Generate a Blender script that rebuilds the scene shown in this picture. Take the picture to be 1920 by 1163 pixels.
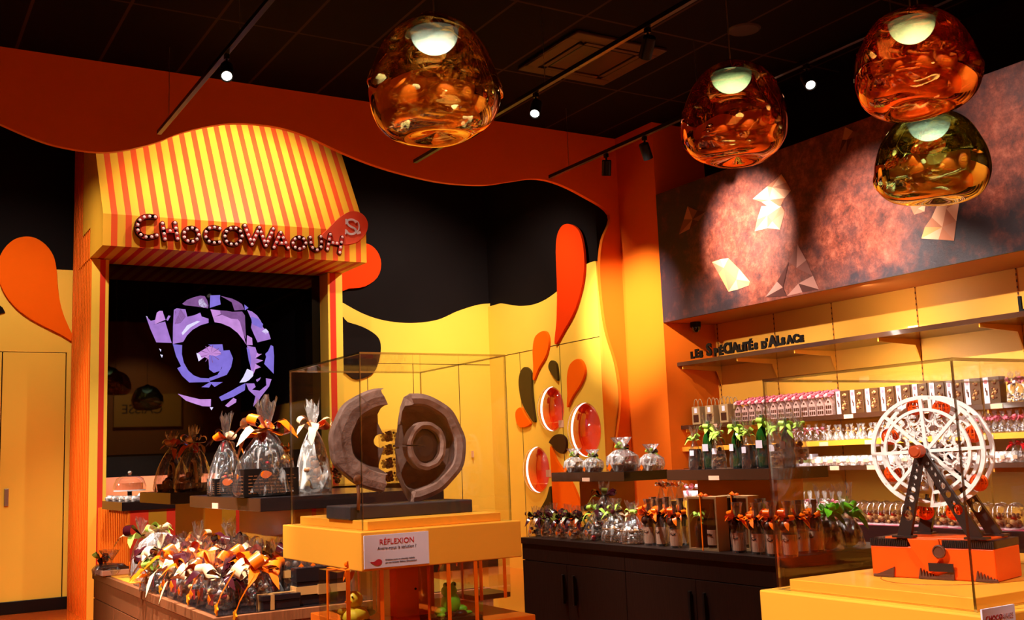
import bpy, bmesh, math, random
from mathutils import Vector, Matrix, noise

SC = bpy.context.scene
for o in list(bpy.data.objects): bpy.data.objects.remove(o)
COL = SC.collection
# ------------------------------------------------------------------ camera
W, H, F = 1920.0, 1163.0, 1990.7
YAW, PITCH, ROLL, EYE = math.radians(31.3365), math.radians(7.9587), math.radians(-2.2544), 1.3
fw = Vector((math.sin(YAW)*math.cos(PITCH), math.cos(YAW)*math.cos(PITCH), math.sin(PITCH)))
r0 = Vector((math.cos(YAW), -math.sin(YAW), 0)); u0 = r0.cross(fw)
rt = r0*math.cos(ROLL) + u0*math.sin(ROLL)
up = u0*math.cos(ROLL) - r0*math.sin(ROLL)
CAM = Vector((0, 0, EYE))
cd = bpy.data.cameras.new('camera'); cam = bpy.data.objects.new('camera', cd); COL.objects.link(cam)
cd.sensor_fit = 'HORIZONTAL'; cd.sensor_width = 36; cd.lens = 36*F/W; cd.clip_start = 0.05
cam.matrix_world = Matrix((( rt.x, up.x, -fw.x, 0), (rt.y, up.y, -fw.y, 0), (rt.z, up.z, -fw.z, EYE), (0, 0, 0, 1)))
SC.camera = cam
# ------------------------------------------------------------------ world, exposure
wd = bpy.data.worlds.new('world'); SC.world = wd; wd.use_nodes = True
wd.node_tree.nodes['Background'].inputs[0].default_value = (1, .75, .55, 1)
wd.node_tree.nodes['Background'].inputs[1].default_value = 0.02
SC.view_settings.view_transform = 'Standard'; SC.view_settings.look = 'None'
SC.view_settings.exposure = 0.14; SC.view_settings.gamma = 1.0; SC.view_settings.use_curve_mapping = False
cy = SC.cycles
cy.max_bounces = 10; cy.diffuse_bounces = 3; cy.glossy_bounces = 6; cy.transmission_bounces = 6
cy.transparent_max_bounces = 28; cy.sample_clamp_indirect = 3.0
cy.caustics_reflective = False; cy.caustics_refractive = False; cy.use_denoising = True
# ------------------------------------------------------------------ large lights
WARM = (1.0, .87, .74); NEUT = (1.0, .92, .84)
def spot(loc, target, power, angle, blend=.6, color=WARM, size=.04):
    l = bpy.data.lights.new('spot_beam', 'SPOT'); l.energy = power; l.spot_size = math.radians(angle); l.spot_blend = blend
    l.color = color; l.shadow_soft_size = size
    o = bpy.data.objects.new('spot_beam', l); COL.objects.link(o); o.location = loc
    o.rotation_euler = (Vector(target) - Vector(loc)).to_track_quat('-Z', 'Y').to_euler()
    return o
def area(loc, target, power, sx, sy, color=WARM):
    l = bpy.data.lights.new('area_beam', 'AREA'); l.energy = power; l.shape = 'RECTANGLE'; l.size = sx; l.size_y = sy; l.color = color
    o = bpy.data.objects.new('area_beam', l); COL.objects.link(o); o.location = loc
    o.rotation_euler = (Vector(target) - Vector(loc)).to_track_quat('-Z', 'Y').to_euler()
    return o
Z1 = 4.02
LIGHTS = [  # location, target, watts, cone, blend
    ((3.3, 9.32, 5.1), (3.1, 10.2, 4.2), 200, 110, .9),   # awning, from behind the fascia
    ((2.2, 9.30, 4.45), (2.5, 10.0, 3.5), 45, 110, .9),
    ((1.0, 9.35, 4.4), (1.1, 11.5, 2.0), 180, 90, .9),      # closet wall, left
    ((5.5, 9.35, 4.3), (5.3, 11.5, 2.5), 310, 100, .8),      # back yellow wall
    ((5.2, 9.35, 4.3), (6.7, 10.4, 2.4), 200, 95, .8),      # drop wall
    ((4.4, 7.6, Z1), (7.0, 8.9, 2.7), 1900, 29, 1.0),       # orange pier
    ((3.4, 7.9, Z1), (5.4, 11.5, 1.4), 260, 50, .9),       # lower back wall
    ((3.0, 7.2, Z1), (1.2, 11.5, 1.0), 120, 30, .9),       # closet doors
    ((4.6, 7.2, Z1), (7.0, 7.22, 3.3), 1900, 30, 1.0),    # mural, left hot spot
    ((4.4, 5.6, Z1), (7.0, 5.75, 3.05), 1100, 30, 1.0),
    ((4.4, 4.3, Z1), (7.0, 4.5, 3.5), 300, 32, 1.0),
    ((2.3, 8.0, 3.9), (7.5, 7.7, 1.75), 850, 26, .8),       # wall bay, from the far tracks
    ((2.3, 6.8, 3.9), (7.6, 6.5, 1.75), 980, 26, .8),
    ((2.3, 5.4, 3.9), (7.6, 5.4, 1.7), 1100, 26, .8),
    ((2.3, 4.0, 3.9), (7.6, 4.4, 1.6), 980, 26, .8),
    ((5.3, 7.2, Z1), (7.25, 7.3, 1.4), 260, 60, .8),
    ((5.3, 5.6, Z1), (7.2, 5.4, 1.0), 420, 60, .8),
    ((2.8, 6.6, Z1), (4.2, 5.7, .95), 850, 40, .7),       # middle counter goods
    ((2.8, 4.9, Z1), (4.2, 4.5, .95), 850, 40, .7),
    ((0.6, 5.4, Z1), (1.45, 5.1, .9), 1500, 42, .7),        # left counter goods
    ((0.2, 3.4, Z1), (1.5, 4.5, 1.0), 1200, 34, .7),
    ((1.2, 6.4, Z1), (1.9, 9.6, 1.0), 560, 40, .8),
    ((-0.6, 3.2, 3.7), (1.5, 3.35, 1.3), 620, 26, .6),        # glass case, sculpture
    ((0.9, 1.5, 3.9), (1.6, 3.3, 1.4), 260, 26, .6),
    ((-0.3, 2.2, 3.6), (2.3, 1.8, 1.15), 800, 26, .6),        # glass case, wheel
    ((1.6, 0.2, 3.6), (2.4, 1.8, 1.2), 300, 26, .6),
    ((-2.2, 10.9, 3.2), (1.8, 10.2, 1.3), 1000, 40, .9),          # fluted kiosk side
    ((-2.2, 4.6, 3.2), (1.14, 5.4, .45), 520, 34, .9),          # left cabinet doors
    ((4.6, -1.0, 3.9), (5.2, -3.8, 2.7), 500, 50, .6),          # cash desk sign behind the viewer
    ((-1.5, 0, 3.8), (-3.4, 1.0, 1.4), 800, 60, .6),         # shop behind the viewer
    ((0.5, -1.5, 3.8), (1.0, -3.9, 1.5), 800, 80, .6),
    ((5.5, -0.5, 3.8), (7.7, 0.5, 1.5), 800, 70, .6),
]
for a, b, p, c, bl in LIGHTS: spot(a, b, p, c, bl)

# ------------------------------------------------------------------ projection helpers (real planes only)
def ray(x, y): return rt*(x - W/2) + up*(H/2 - y) + fw*F
def P(x, y, ax, val):
    d = ray(x, y); i = 'xyz'.index(ax); t = (val - CAM[i])/d[i]; return CAM + d*t
def solveX(px, y, z):   # X on the column px at given Y, Z
    k = (px - W/2)/F; n = rt - fw*k     # n.(p-CAM)=0
    return -(n.y*y + n.z*(z-EYE))/n.x
def solveY(px, x, z):
    k = (px - W/2)/F; n = rt - fw*k
    return -(n.x*x + n.z*(z-EYE))/n.y
def depth(p): return (Vector(p)-CAM).dot(fw)
def mpp(p): return depth(p)/F           # metres per pixel at p

# ------------------------------------------------------------------ materials
def lin(c):
    return tuple(((v/255)/12.92 if v/255 <= .04045 else (((v/255)+.055)/1.055)**2.4) for v in c)
MATS = {}
def M(name, rgb=(200, 200, 200), rough=.5, metal=0., var=.06, scale=8., bump=0., coat=0., emit=0., spec=.25, stretch=None, rgb2=None):
    if name in MATS: return MATS[name]
    m = bpy.data.materials.new(name); m.use_nodes = True; nt = m.node_tree; b = nt.nodes['Principled BSDF']
    c = lin(rgb)
    tc = nt.nodes.new('ShaderNodeTexCoord'); mp = nt.nodes.new('ShaderNodeMapping')
    nz = nt.nodes.new('ShaderNodeTexNoise'); nz.inputs['Scale'].default_value = scale; nz.inputs['Detail'].default_value = 4
    nt.links.new(tc.outputs['Object'], mp.inputs[0]); nt.links.new(mp.outputs[0], nz.inputs['Vector'])
    if stretch: mp.inputs['Scale'].default_value = stretch
    mx = nt.nodes.new('ShaderNodeMix'); mx.data_type = 'RGBA'
    d = lin(rgb2) if rgb2 else tuple(max(0, v*(1-var*2)) for v in c)
    mx.inputs[6].default_value = (*d, 1); mx.inputs[7].default_value = (*c, 1)
    nt.links.new(nz.outputs['Fac'], mx.inputs[0]); nt.links.new(mx.outputs[2], b.inputs['Base Color'])
    b.inputs['Roughness'].default_value = rough; b.inputs['Metallic'].default_value = metal
    b.inputs['Coat Weight'].default_value = coat; b.inputs['Coat Roughness'].default_value = .08
    b.inputs['Specular IOR Level'].default_value = spec
    if bump:
        bp = nt.nodes.new('ShaderNodeBump'); bp.inputs['Strength'].default_value = bump; bp.inputs['Distance'].default_value = .01
        nt.links.new(nz.outputs['Fac'], bp.inputs['Height']); nt.links.new(bp.outputs[0], b.inputs['Normal'])
    if emit:
        b.inputs['Emission Color'].default_value = (*c, 1); b.inputs['Emission Strength'].default_value = emit
    MATS[name] = m; return m
def clear_mat(name, tint=(1, 1, 1), refl=(1, 1, 1), rough=.03, base=.06, edge=.5, blend=.35, fmode='Facing'):
    if name in MATS: return MATS[name]
    m = bpy.data.materials.new(name); m.use_nodes = True; nt = m.node_tree
    for n in list(nt.nodes): nt.nodes.remove(n)
    out = nt.nodes.new('ShaderNodeOutputMaterial'); tr = nt.nodes.new('ShaderNodeBsdfTransparent'); gl = nt.nodes.new('ShaderNodeBsdfGlossy')
    tr.inputs[0].default_value = (*tint, 1); gl.inputs[0].default_value = (*refl, 1); gl.inputs['Roughness'].default_value = rough
    lw = nt.nodes.new('ShaderNodeLayerWeight'); lw.inputs[0].default_value = blend
    mr = nt.nodes.new('ShaderNodeMapRange'); mr.inputs['To Min'].default_value = base; mr.inputs['To Max'].default_value = edge
    nt.links.new(lw.outputs[fmode], mr.inputs['Value'])
    mx = nt.nodes.new('ShaderNodeMixShader')
    nt.links.new(mr.outputs[0], mx.inputs[0]); nt.links.new(tr.outputs[0], mx.inputs[1]); nt.links.new(gl.outputs[0], mx.inputs[2])
    nt.links.new(mx.outputs[0], out.inputs[0]); MATS[name] = m; return m
def emit_mat(name, rgb, st, var=0.0, scale=20):
    if name in MATS: return MATS[name]
    m = bpy.data.materials.new(name); m.use_nodes = True; nt = m.node_tree
    for n in list(nt.nodes): nt.nodes.remove(n)
    out = nt.nodes.new('ShaderNodeOutputMaterial'); e = nt.nodes.new('ShaderNodeEmission'); c = lin(rgb)
    e.inputs[0].default_value = (*c, 1); e.inputs[1].default_value = st
    if var:
        tc = nt.nodes.new('ShaderNodeTexCoord'); nz = nt.nodes.new('ShaderNodeTexNoise'); nz.inputs['Scale'].default_value = scale
        mx = nt.nodes.new('ShaderNodeMix'); mx.data_type = 'RGBA'
        mx.inputs[6].default_value = (*[v*(1-var) for v in c], 1); mx.inputs[7].default_value = (*[min(1, v*(1+var)) for v in c], 1)
        nt.links.new(tc.outputs['Object'], nz.inputs['Vector']); nt.links.new(nz.outputs['Fac'], mx.inputs[0]); nt.links.new(mx.outputs[2], e.inputs[0])
    nt.links.new(e.outputs[0], out.inputs[0]); MATS[name] = m; return m

m_yel = M('yellow_paint', (250, 202, 74), .45, spec=.12, var=.03, scale=3)
m_org = M('orange_paint', (242, 114, 26), .42, spec=.12, var=.03, scale=3)
m_pan = M('amber_panel', (250, 176, 66), .42, var=.03, scale=3)
m_orgY = M('amber_laminate', (250, 170, 54), .38, var=.03, scale=3, coat=.2)
m_dark = M('charcoal_paint', (23, 17, 16), .7, var=.08, scale=3, spec=.04)
m_red = M('red_stripe_paint', (222, 58, 34), .45, spec=.12, var=.03)
m_aw_y = M('awning_yellow', (248, 182, 52), .5, spec=.12, var=.03)
m_aw_r = M('awning_coral', (240, 88, 38), .5, spec=.12, var=.03)
m_brown = M('brown_paint', (70, 50, 14), .45, spec=.12)
m_bchoc = M('chocolate_brown_paint', (62, 26, 14), .4, spec=.12)
m_drop = M('drop_orange', (255, 104, 8), .7, spec=.03, var=.02)
m_dropr = M('drop_red_orange', (232, 58, 8), .7, spec=.03, var=.02)
m_wood_lit = M('wenge_wood', (156, 94, 56), .42, scale=6, stretch=(14, 14, .8), rgb2=(108, 62, 36), bump=.1)  # wenge as lit on the left counter, its brightness put into the colour
m_wood_shade = M('dark_wenge', (32, 15, 9), .45, scale=6, stretch=(14, 14, .8), rgb2=(20, 9, 6), bump=.1, spec=.15)  # same wenge, darkened in colour for the shade on the middle counter
m_blk = M('black_laminate', (28, 22, 24), .22, coat=.3)
m_edge = M('dark_brown_laminate', (70, 42, 28), .25, coat=.5)  # shelf boards, and the reflection painted on riser slab sides
m_black = M('black_plastic', (12, 11, 11), .35)
m_ceil = None
def film_mat(name, haze=.05, glint=.5, base=.10, edge=.7, rough=.16, scale=9., thr=.56, tint=(.97, .97, .97)):  # white diffuse streaks and haze stand in for glints on crinkled film
    m = bpy.data.materials.new(name); m.use_nodes = True; nt = m.node_tree
    for n in list(nt.nodes): nt.nodes.remove(n)
    N = nt.nodes.new; Lk = nt.links.new
    out = N('ShaderNodeOutputMaterial'); tr = N('ShaderNodeBsdfTransparent'); gl = N('ShaderNodeBsdfGlossy'); df = N('ShaderNodeBsdfDiffuse')
    tr.inputs[0].default_value = (*tint, 1); gl.inputs['Roughness'].default_value = rough; df.inputs[0].default_value = (.95, .92, .92, 1)
    lw = N('ShaderNodeLayerWeight'); lw.inputs[0].default_value = .4
    mr = N('ShaderNodeMapRange'); mr.inputs['To Min'].default_value = base; mr.inputs['To Max'].default_value = edge; Lk(lw.outputs['Facing'], mr.inputs['Value'])
    tc = N('ShaderNodeTexCoord'); mp = N('ShaderNodeMapping'); mp.inputs['Scale'].default_value = (3, 3, .8); nz = N('ShaderNodeTexNoise'); nz.inputs['Scale'].default_value = scale; nz.inputs['Detail'].default_value = 3; nz.inputs['Distortion'].default_value = 1.2
    Lk(tc.outputs['Object'], mp.inputs[0]); Lk(mp.outputs[0], nz.inputs['Vector'])
    st = N('ShaderNodeMapRange'); st.inputs['From Min'].default_value = thr; st.inputs['From Max'].default_value = thr+.10; st.inputs['To Min'].default_value = haze; st.inputs['To Max'].default_value = glint; Lk(nz.outputs['Fac'], st.inputs['Value'])
    bp = N('ShaderNodeBump'); bp.inputs['Strength'].default_value = 1.0; bp.inputs['Distance'].default_value = .02; Lk(nz.outputs['Fac'], bp.inputs['Height']); Lk(bp.outputs[0], gl.inputs['Normal'])
    m1 = N('ShaderNodeMixShader'); Lk(mr.outputs[0], m1.inputs[0]); Lk(tr.outputs[0], m1.inputs[1]); Lk(gl.outputs[0], m1.inputs[2])
    m2 = N('ShaderNodeMixShader'); Lk(st.outputs[0], m2.inputs[0]); Lk(m1.outputs[0], m2.inputs[1]); Lk(df.outputs[0], m2.inputs[2]); Lk(m2.outputs[0], out.inputs[0])
    MATS[name] = m; return m
m_glass = clear_mat('case_glass', (.992, .998, .994), base=.02, edge=.30, blend=.15, rough=.0)
m_gedge = clear_mat('glass_edge_grey', (.50, .62, .56), (.85, .95, .9), base=.5, edge=.85, blend=.4, rough=.15)
m_cell = film_mat('cellophane', haze=.02, glint=.30, base=.12, edge=.8, rough=.12, thr=.59)
m_cell2 = film_mat('cellophane_soft', haze=.16, glint=.55, base=.15, edge=.7, rough=.22, thr=.52)
m_acr = clear_mat('clear_acrylic', (.97, .97, .97), base=.06, edge=.6, blend=.3, rough=.04)
m_choc = M('chocolate', (66, 34, 22), .38, scale=30, bump=.2)
m_chocm = M('milk_chocolate', (120, 70, 42), .4, scale=30)
m_sculpt = M('dusty_chocolate', (160, 124, 112), .6, scale=22, rgb2=(84, 56, 46), bump=.8)
m_sculptd = M('smooth_dark_chocolate', (60, 38, 32), .4, scale=12, bump=.15)
m_slab = M('slate_chocolate', (70, 60, 62), .5, scale=16, rgb2=(44, 38, 40), bump=.2)
R_OR = M('orange_ribbon', (255, 110, 12), .28, metal=.0, coat=.5)
R_CR = M('cream_ribbon', (245, 205, 160), .25, coat=.5)
R_MA = M('maroon_ribbon', (64, 16, 26), .22, coat=.5)
R_LI = M('lime_ribbon', (188, 230, 92), .3, coat=.4)
R_PK = M('pink_ribbon', (232, 110, 130), .3, coat=.4)
R_GD = M('gold_ribbon', (196, 140, 80), .3, coat=.4)
m_white = M('white_chocolate', (246, 236, 236), .35, var=.02)
m_paper = M('white_card', (232, 222, 240), .5, var=.01)
m_lab = M('pale_label', (240, 190, 160), .5)
m_kraft = M('kraft_paper', (176, 140, 96), .6)
m_foil = M('silver_foil', (235, 228, 225), .18, metal=.7, scale=60, bump=1.0)
m_crate = M('pale_wood', (206, 160, 110), .5, stretch=(8, 8, 1))
m_metal = M('brushed_metal', (180, 170, 160), .3, metal=.9)
m_redf = M('red_foil', (190, 20, 30), .25, metal=.4)
m_wor = M('orange_chocolate', (250, 84, 16), .35, scale=20, bump=.1)
m_dkchoc = M('dark_chocolate_shell', (44, 34, 32), .3, scale=20)
m_ylch = M('yellow_chocolate', (236, 206, 50), .4)
m_grch = M('green_chocolate', (120, 200, 40), .4)
m_bott = M('dark_bottle_glass', (22, 12, 10), .08, coat=.6)
m_bgrn = M('green_bottle_glass', (26, 74, 22), .08, coat=.6)
m_wick = M('wicker', (150, 100, 60), .6, scale=40, bump=.5)
m_txt = M('grey_print', (110, 100, 110), .6)
m_redtx = M('red_print', (205, 50, 60), .6)

# ------------------------------------------------------------------ mesh builder
class MB:
    def __init__(s): s.v = []; s.f = []; s.m = []
    def poly(s, pts, mi=0):
        b = len(s.v); s.v += [tuple(p) for p in pts]; s.f.append(tuple(range(b, b+len(pts)))); s.m.append(mi); return s
    def box(s, a, b, mi=0, mis=None):   # mis: per-face (-x,+x,-y,+y,-z,+z)
        x0, y0, z0 = a; x1, y1, z1 = b; i = len(s.v)
        s.v += [(x0,y0,z0),(x1,y0,z0),(x1,y1,z0),(x0,y1,z0),(x0,y0,z1),(x1,y0,z1),(x1,y1,z1),(x0,y1,z1)]
        fs = [(0,4,7,3),(1,2,6,5),(0,1,5,4),(3,7,6,2),(0,3,2,1),(4,5,6,7)]
        for k, q in enumerate(fs): s.f.append(tuple(i+j for j in q)); s.m.append(mis[k] if mis else mi)
        return s
    def beam(s, p, q, w, h, mi=0, upv=(0,0,1)):
        p, q = Vector(p), Vector(q); d = (q-p).normalized(); u = Vector(upv)
        if abs(d.dot(u)) > .98: u = Vector((1,0,0))
        a = d.cross(u).normalized()*w/2; b = a.cross(d).normalized()*h/2; i = len(s.v)
        for e in (p, q):
            for sa, sb in ((-1,-1),(1,-1),(1,1),(-1,1)): s.v.append(tuple(e+a*sa+b*sb))
        for k in range(4): s.f.append((i+k, i+(k+1)%4, i+4+(k+1)%4, i+4+k)); s.m.append(mi)
        s.f.append((i+3,i+2,i+1,i)); s.m.append(mi); s.f.append((i+4,i+5,i+6,i+7)); s.m.append(mi); return s
    def tube(s, pts, r, n=8, mi=0, closed=False, taper=None):
        pts = [Vector(p) for p in pts]; i0 = len(s.v); N = len(pts); prev = None
        for k, p in enumerate(pts):
            if closed: d = (pts[(k+1)%N]-pts[k-1])
            else: d = pts[min(k+1, N-1)]-pts[max(k-1, 0)]
            d.normalize()
            if prev is None:
                a = d.orthogonal().normalized()
            else:
                a = (prev - d*prev.dot(d)); a = a.normalized() if a.length > 1e-6 else d.orthogonal().normalized()
            prev = a; b = d.cross(a); rr = r*(taper[k] if taper else 1)
            for j in range(n):
                t = 2*math.pi*j/n; s.v.append(tuple(p + a*math.cos(t)*rr + b*math.sin(t)*rr))
        for k in range(N if closed else N-1):
            for j in range(n):
                A = i0+k*n+j; B = i0+k*n+(j+1)%n; k2 = (k+1) % N
                s.f.append((A, B, i0+k2*n+(j+1)%n, i0+k2*n+j)); s.m.append(mi)
        if not closed:
            s.f.append(tuple(i0+j for j in range(n))[::-1]); s.m.append(mi)
            s.f.append(tuple(i0+(N-1)*n+j for j in range(n))); s.m.append(mi)
        return s
    def lathe(s, prof, n=16, c=(0,0,0), mi=0, jit=0., rnd=None, sq=(1,1), a0=0., a1=None, M4=None):
        i0 = len(s.v); full = a1 is None; cnt = n if full else n+1; a1 = 2*math.pi if full else a1
        for r, z in prof:
            for j in range(cnt):
                t = a0 + (a1-a0)*j/n; q = r
                if jit and rnd: q = r*(1+rnd.uniform(-jit, jit))
                zz = z + (rnd.uniform(-jit, jit)*r*.6 if jit and rnd else 0)
                p = Vector((q*math.cos(t)*sq[0], q*math.sin(t)*sq[1], zz))
                if M4: p = M4 @ p
                s.v.append((p.x+c[0], p.y+c[1], p.z+c[2]))
        for k in range(len(prof)-1):
            for j in range(n):
                A = i0+k*cnt+j; B = i0+k*cnt+(j+1)%cnt
                s.f.append((A, B, B+cnt, A+cnt)); s.m.append(mi)
        return s
    def ball(s, c, r, n=8, mi=0, sc=(1,1,1)):
        i0 = len(s.v); k = max(4, n//2+1)
        for a in range(k+1):
            ph = math.pi*a/k
            for j in range(n):
                t = 2*math.pi*j/n
                s.v.append((c[0]+r*sc[0]*math.sin(ph)*math.cos(t), c[1]+r*sc[1]*math.sin(ph)*math.sin(t), c[2]-r*sc[2]*math.cos(ph)))
        for a in range(k):
            for j in range(n):
                A = i0+a*n+j; B = i0+a*n+(j+1)%n; s.f.append((A, B, B+n, A+n)); s.m.append(mi)
        return s
    def prism(s, pts, off, mi=0, side=None):   # flat outline pts (3D) + offset vector
        off = Vector(off); i = len(s.v); n = len(pts); side = mi if side is None else side
        s.v += [tuple(p) for p in pts] + [tuple(Vector(p)+off) for p in pts]
        s.f.append(tuple(range(i, i+n))); s.m.append(mi); s.f.append(tuple(range(i+2*n-1, i+n-1, -1))); s.m.append(mi)
        for k in range(n): s.f.append((i+k, i+n+k, i+n+(k+1)%n, i+(k+1)%n)); s.m.append(side)
        return s
    def ribbon(s, pts, wv, w, mi=0):
        i = len(s.v); wv = wv if isinstance(wv, list) else Vector(wv)
        for k, p in enumerate(pts):
            ww = wv[k] if isinstance(wv, list) else wv
            s.v += [tuple(Vector(p)-ww*w/2), tuple(Vector(p)+ww*w/2)]
        for k in range(len(pts)-1): s.f.append((i+2*k, i+2*k+1, i+2*k+3, i+2*k+2)); s.m.append(mi)
        return s
    def mesh(s, name, mats, smooth=False, org=None, recalc=True):
        me = bpy.data.meshes.new(name)
        vs = s.v if org is None else [(x-org[0], y-org[1], z-org[2]) for x, y, z in s.v]
        me.from_pydata(vs, [], s.f)
        for m in (mats if isinstance(mats, (list, tuple)) else [mats]): me.materials.append(m)
        for p, mi in zip(me.polygons, s.m): p.material_index = mi; p.use_smooth = smooth
        if recalc:
            bm = bmesh.new(); bm.from_mesh(me); bmesh.ops.remove_doubles(bm, verts=bm.verts, dist=1e-5); bmesh.ops.recalc_face_normals(bm, faces=bm.faces); bm.to_mesh(me); bm.free()
        return me
    def build(s, name, mats, parent=None, smooth=False, org=None, bevel=0, label=None):
        o = bpy.data.objects.new(name, s.mesh(name, mats, smooth, org)); COL.objects.link(o)
        if org is not None: o.location = org
        if parent is not None: o.parent = parent
        if bevel:
            b = o.modifiers.new('bevel', 'BEVEL'); b.width = bevel; b.segments = 2; b.limit_method = 'ANGLE'
        if label: o['label'] = label
        return o
def tag(o, label, cat, group=None):
    o['label'] = label; o['category'] = cat
    if group: o['group'] = group
    return o
def thing(name, label, cat, loc=(0,0,0), rotz=0., group=None):
    o = bpy.data.objects.new(name, None); COL.objects.link(o); o.location = loc; o.rotation_euler = (0, 0, rotz); o.empty_display_size = .05
    return tag(o, label, cat, group)
def struct(o): o['kind'] = 'structure'; return o
def copy_tree(o, loc, rotz=0., sc=1., label=None, group=None):
    c = o.copy(); COL.objects.link(c); c.location = loc; c.rotation_euler = (0, 0, rotz); c.scale = (sc,)*3 if not isinstance(sc, tuple) else sc
    if label: c['label'] = label
    if group: c['group'] = group
    for ch in list(o.children):
        d = ch.copy(); COL.objects.link(d); d.parent = c
        for g in list(ch.children):
            e = g.copy(); COL.objects.link(e); e.parent = d
    return c
def spline(pts, closed=False, n=6):
    out = []; N = len(pts); rng = range(N if closed else N-1)
    for i in rng:
        p1 = pts[i]; p2 = pts[(i+1) % N]
        p0 = pts[i-1] if (closed or i > 0) else p1; p3 = pts[(i+2) % N] if (closed or i+2 < N) else p2
        for k in range(n):
            t = k/n; t2 = t*t; t3 = t2*t
            out.append(tuple(.5*((2*b)+(-a+c)*t+(2*a-5*b+4*c-d)*t2+(-a+3*b-3*c+d)*t3) for a, b, c, d in zip(p0, p1, p2, p3)))
    if not closed: out.append(tuple(pts[-1]))
    return out
def text_mesh(s, size, name='lettering', ext=.0005, align='CENTER', bold=0.):
    cu = bpy.data.curves.new(name, 'FONT'); cu.body = s; cu.size = size; cu.extrude = ext; cu.align_x = align; cu.offset = bold; cu.resolution_u = 3
    o = bpy.data.objects.new(name, cu); COL.objects.link(o); dg = bpy.context.evaluated_depsgraph_get(); dg.update()
    me = bpy.data.meshes.new_from_object(o.evaluated_get(dg)); bpy.data.objects.remove(o); bpy.data.curves.remove(cu); return me
def text_obj(s, size, mat, origin, ex, ey, parent=None, name='lettering', ext=.0005, align='CENTER', bold=0., label=None):
    me = text_mesh(s, size, name, ext, align, bold); me.materials.clear(); me.materials.append(mat)
    ex = Vector(ex).normalized(); ey = Vector(ey); ez = ex.cross(ey).normalized()
    o = bpy.data.objects.new(name, me); COL.objects.link(o)
    T = Matrix(((ex.x, ey.x, ez.x, origin[0]), (ex.y, ey.y, ez.y, origin[1]), (ex.z, ey.z, ez.z, origin[2]), (0, 0, 0, 1)))
    if parent: o.parent = parent
    o.matrix_basis = T
    if label: o['label'] = label
    return o
def crop(pts, ox, oy, s): return [(ox+x/s, oy+y/s) for x, y in pts]
def holed_plate(name, outer, holes, ax, val, th, mat):   # outer/holes 2D in (a,b) ; plane normal axis ax; plate from val to val+th
    cu = bpy.data.curves.new(name, 'CURVE'); cu.dimensions = '2D'; cu.fill_mode = 'BOTH'; cu.extrude = th/2
    for lp in [outer]+holes:
        sp = cu.splines.new('POLY'); sp.points.add(len(lp)-1); sp.use_cyclic_u = True
        for q, (a, b) in zip(sp.points, lp): q.co = (a, b, 0, 1)
    o = bpy.data.objects.new(name, cu); COL.objects.link(o); dg = bpy.context.evaluated_depsgraph_get(); dg.update()
    me = bpy.data.meshes.new_from_object(o.evaluated_get(dg)); bpy.data.objects.remove(o); bpy.data.curves.remove(cu)
    for v in me.vertices:
        a, b, c = v.co
        v.co = (val+th/2+c, a, b) if ax == 'x' else (a, val+th/2+c, b)
    me.materials.clear(); me.materials.append(mat)
    o = bpy.data.objects.new(name, me); COL.objects.link(o); return o

# ================================================================== SETTING
YB, YK, YF, XD, X2, X3, YS, ZC = 11.577, 10.522, 9.15, 6.72, 7.0, 7.7, 8.5, 4.78
# ceiling with tile grid
mc = bpy.data.materials.new('ceiling_tiles'); mc.use_nodes = True; nt = mc.node_tree; b = nt.nodes['Principled BSDF']
tc = nt.nodes.new('ShaderNodeTexCoord'); mp = nt.nodes.new('ShaderNodeMapping'); br = nt.nodes.new('ShaderNodeTexBrick')
mp.inputs['Location'].default_value = (-.92, -6.555, 0)
br.offset = 0; br.inputs['Scale'].default_value = 1; br.inputs['Brick Width'].default_value = .645; br.inputs['Row Height'].default_value = 1.305
br.inputs['Mortar Size'].default_value = .012; br.inputs['Mortar Smooth'].default_value = 0
br.inputs['Color1'].default_value = br.inputs['Color2'].default_value = (.007, .005, .0045, 1); br.inputs['Mortar'].default_value = (.05, .03, .024, 1)
nt.links.new(tc.outputs['Object'], mp.inputs[0]); nt.links.new(mp.outputs[0], br.inputs['Vector']); nt.links.new(br.outputs['Color'], b.inputs['Base Color']); b.inputs['Roughness'].default_value = .8; b.inputs['Specular IOR Level'].default_value = .05
struct(MB().box((-3.5, -4, ZC), (9.2, YF+.05, ZC+.1)).build('ceiling', mc))
ZH = 5.5
struct(MB().box((-3.5, YF, ZH), (7.3, YB+.13, ZH+.1)).build('ceiling', m_dark))
struct(MB().box((-3.5, YF+.05, ZC), (7.3, YF+.1, ZH)).build('wall_upper', m_dark))
m_floor = M('orange_floor', (226, 104, 24), .16, var=.05, scale=2, coat=.5)
struct(MB().box((-3.5, -4, -.1), (9.2, 11.8, 0)).build('floor', m_floor))
# charcoal back wall, then the yellow wavy cladding in front of it
struct(MB().box((-3.5, YB+.03, 0), (7.3, YB+.13, ZH)).build('wall_back', m_dark))
struct(MB().box((-3.5, -4, 0), (-3.4, YB+.03, ZC)).build('wall_left', M('brown_wall', (226, 130, 36), .5)))
struct(MB().box((-3.4, -4, 0), (9.2, -3.9, ZC)).build('wall_front', M('amber_wall', (214, 124, 34), .5)))
ypx = [(643,568),(680,588),(720,601),(770,606),(820,600),(860,583),(900,571),(938,569)]
top = [P(x, y, 'y', YB) for x, y in spline(ypx, n=5)]
pts = [Vector((Xk, YB, 0)) for Xk in (XD+.02, 4.6)] + [Vector((4.6, YB, 3.19))] + [p for p in top if 4.61 < p.x < XD] + [Vector((XD+.02, YB, top[-1].z))]
mb = MB(); mb.prism(pts, (0, .03, 0))
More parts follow.
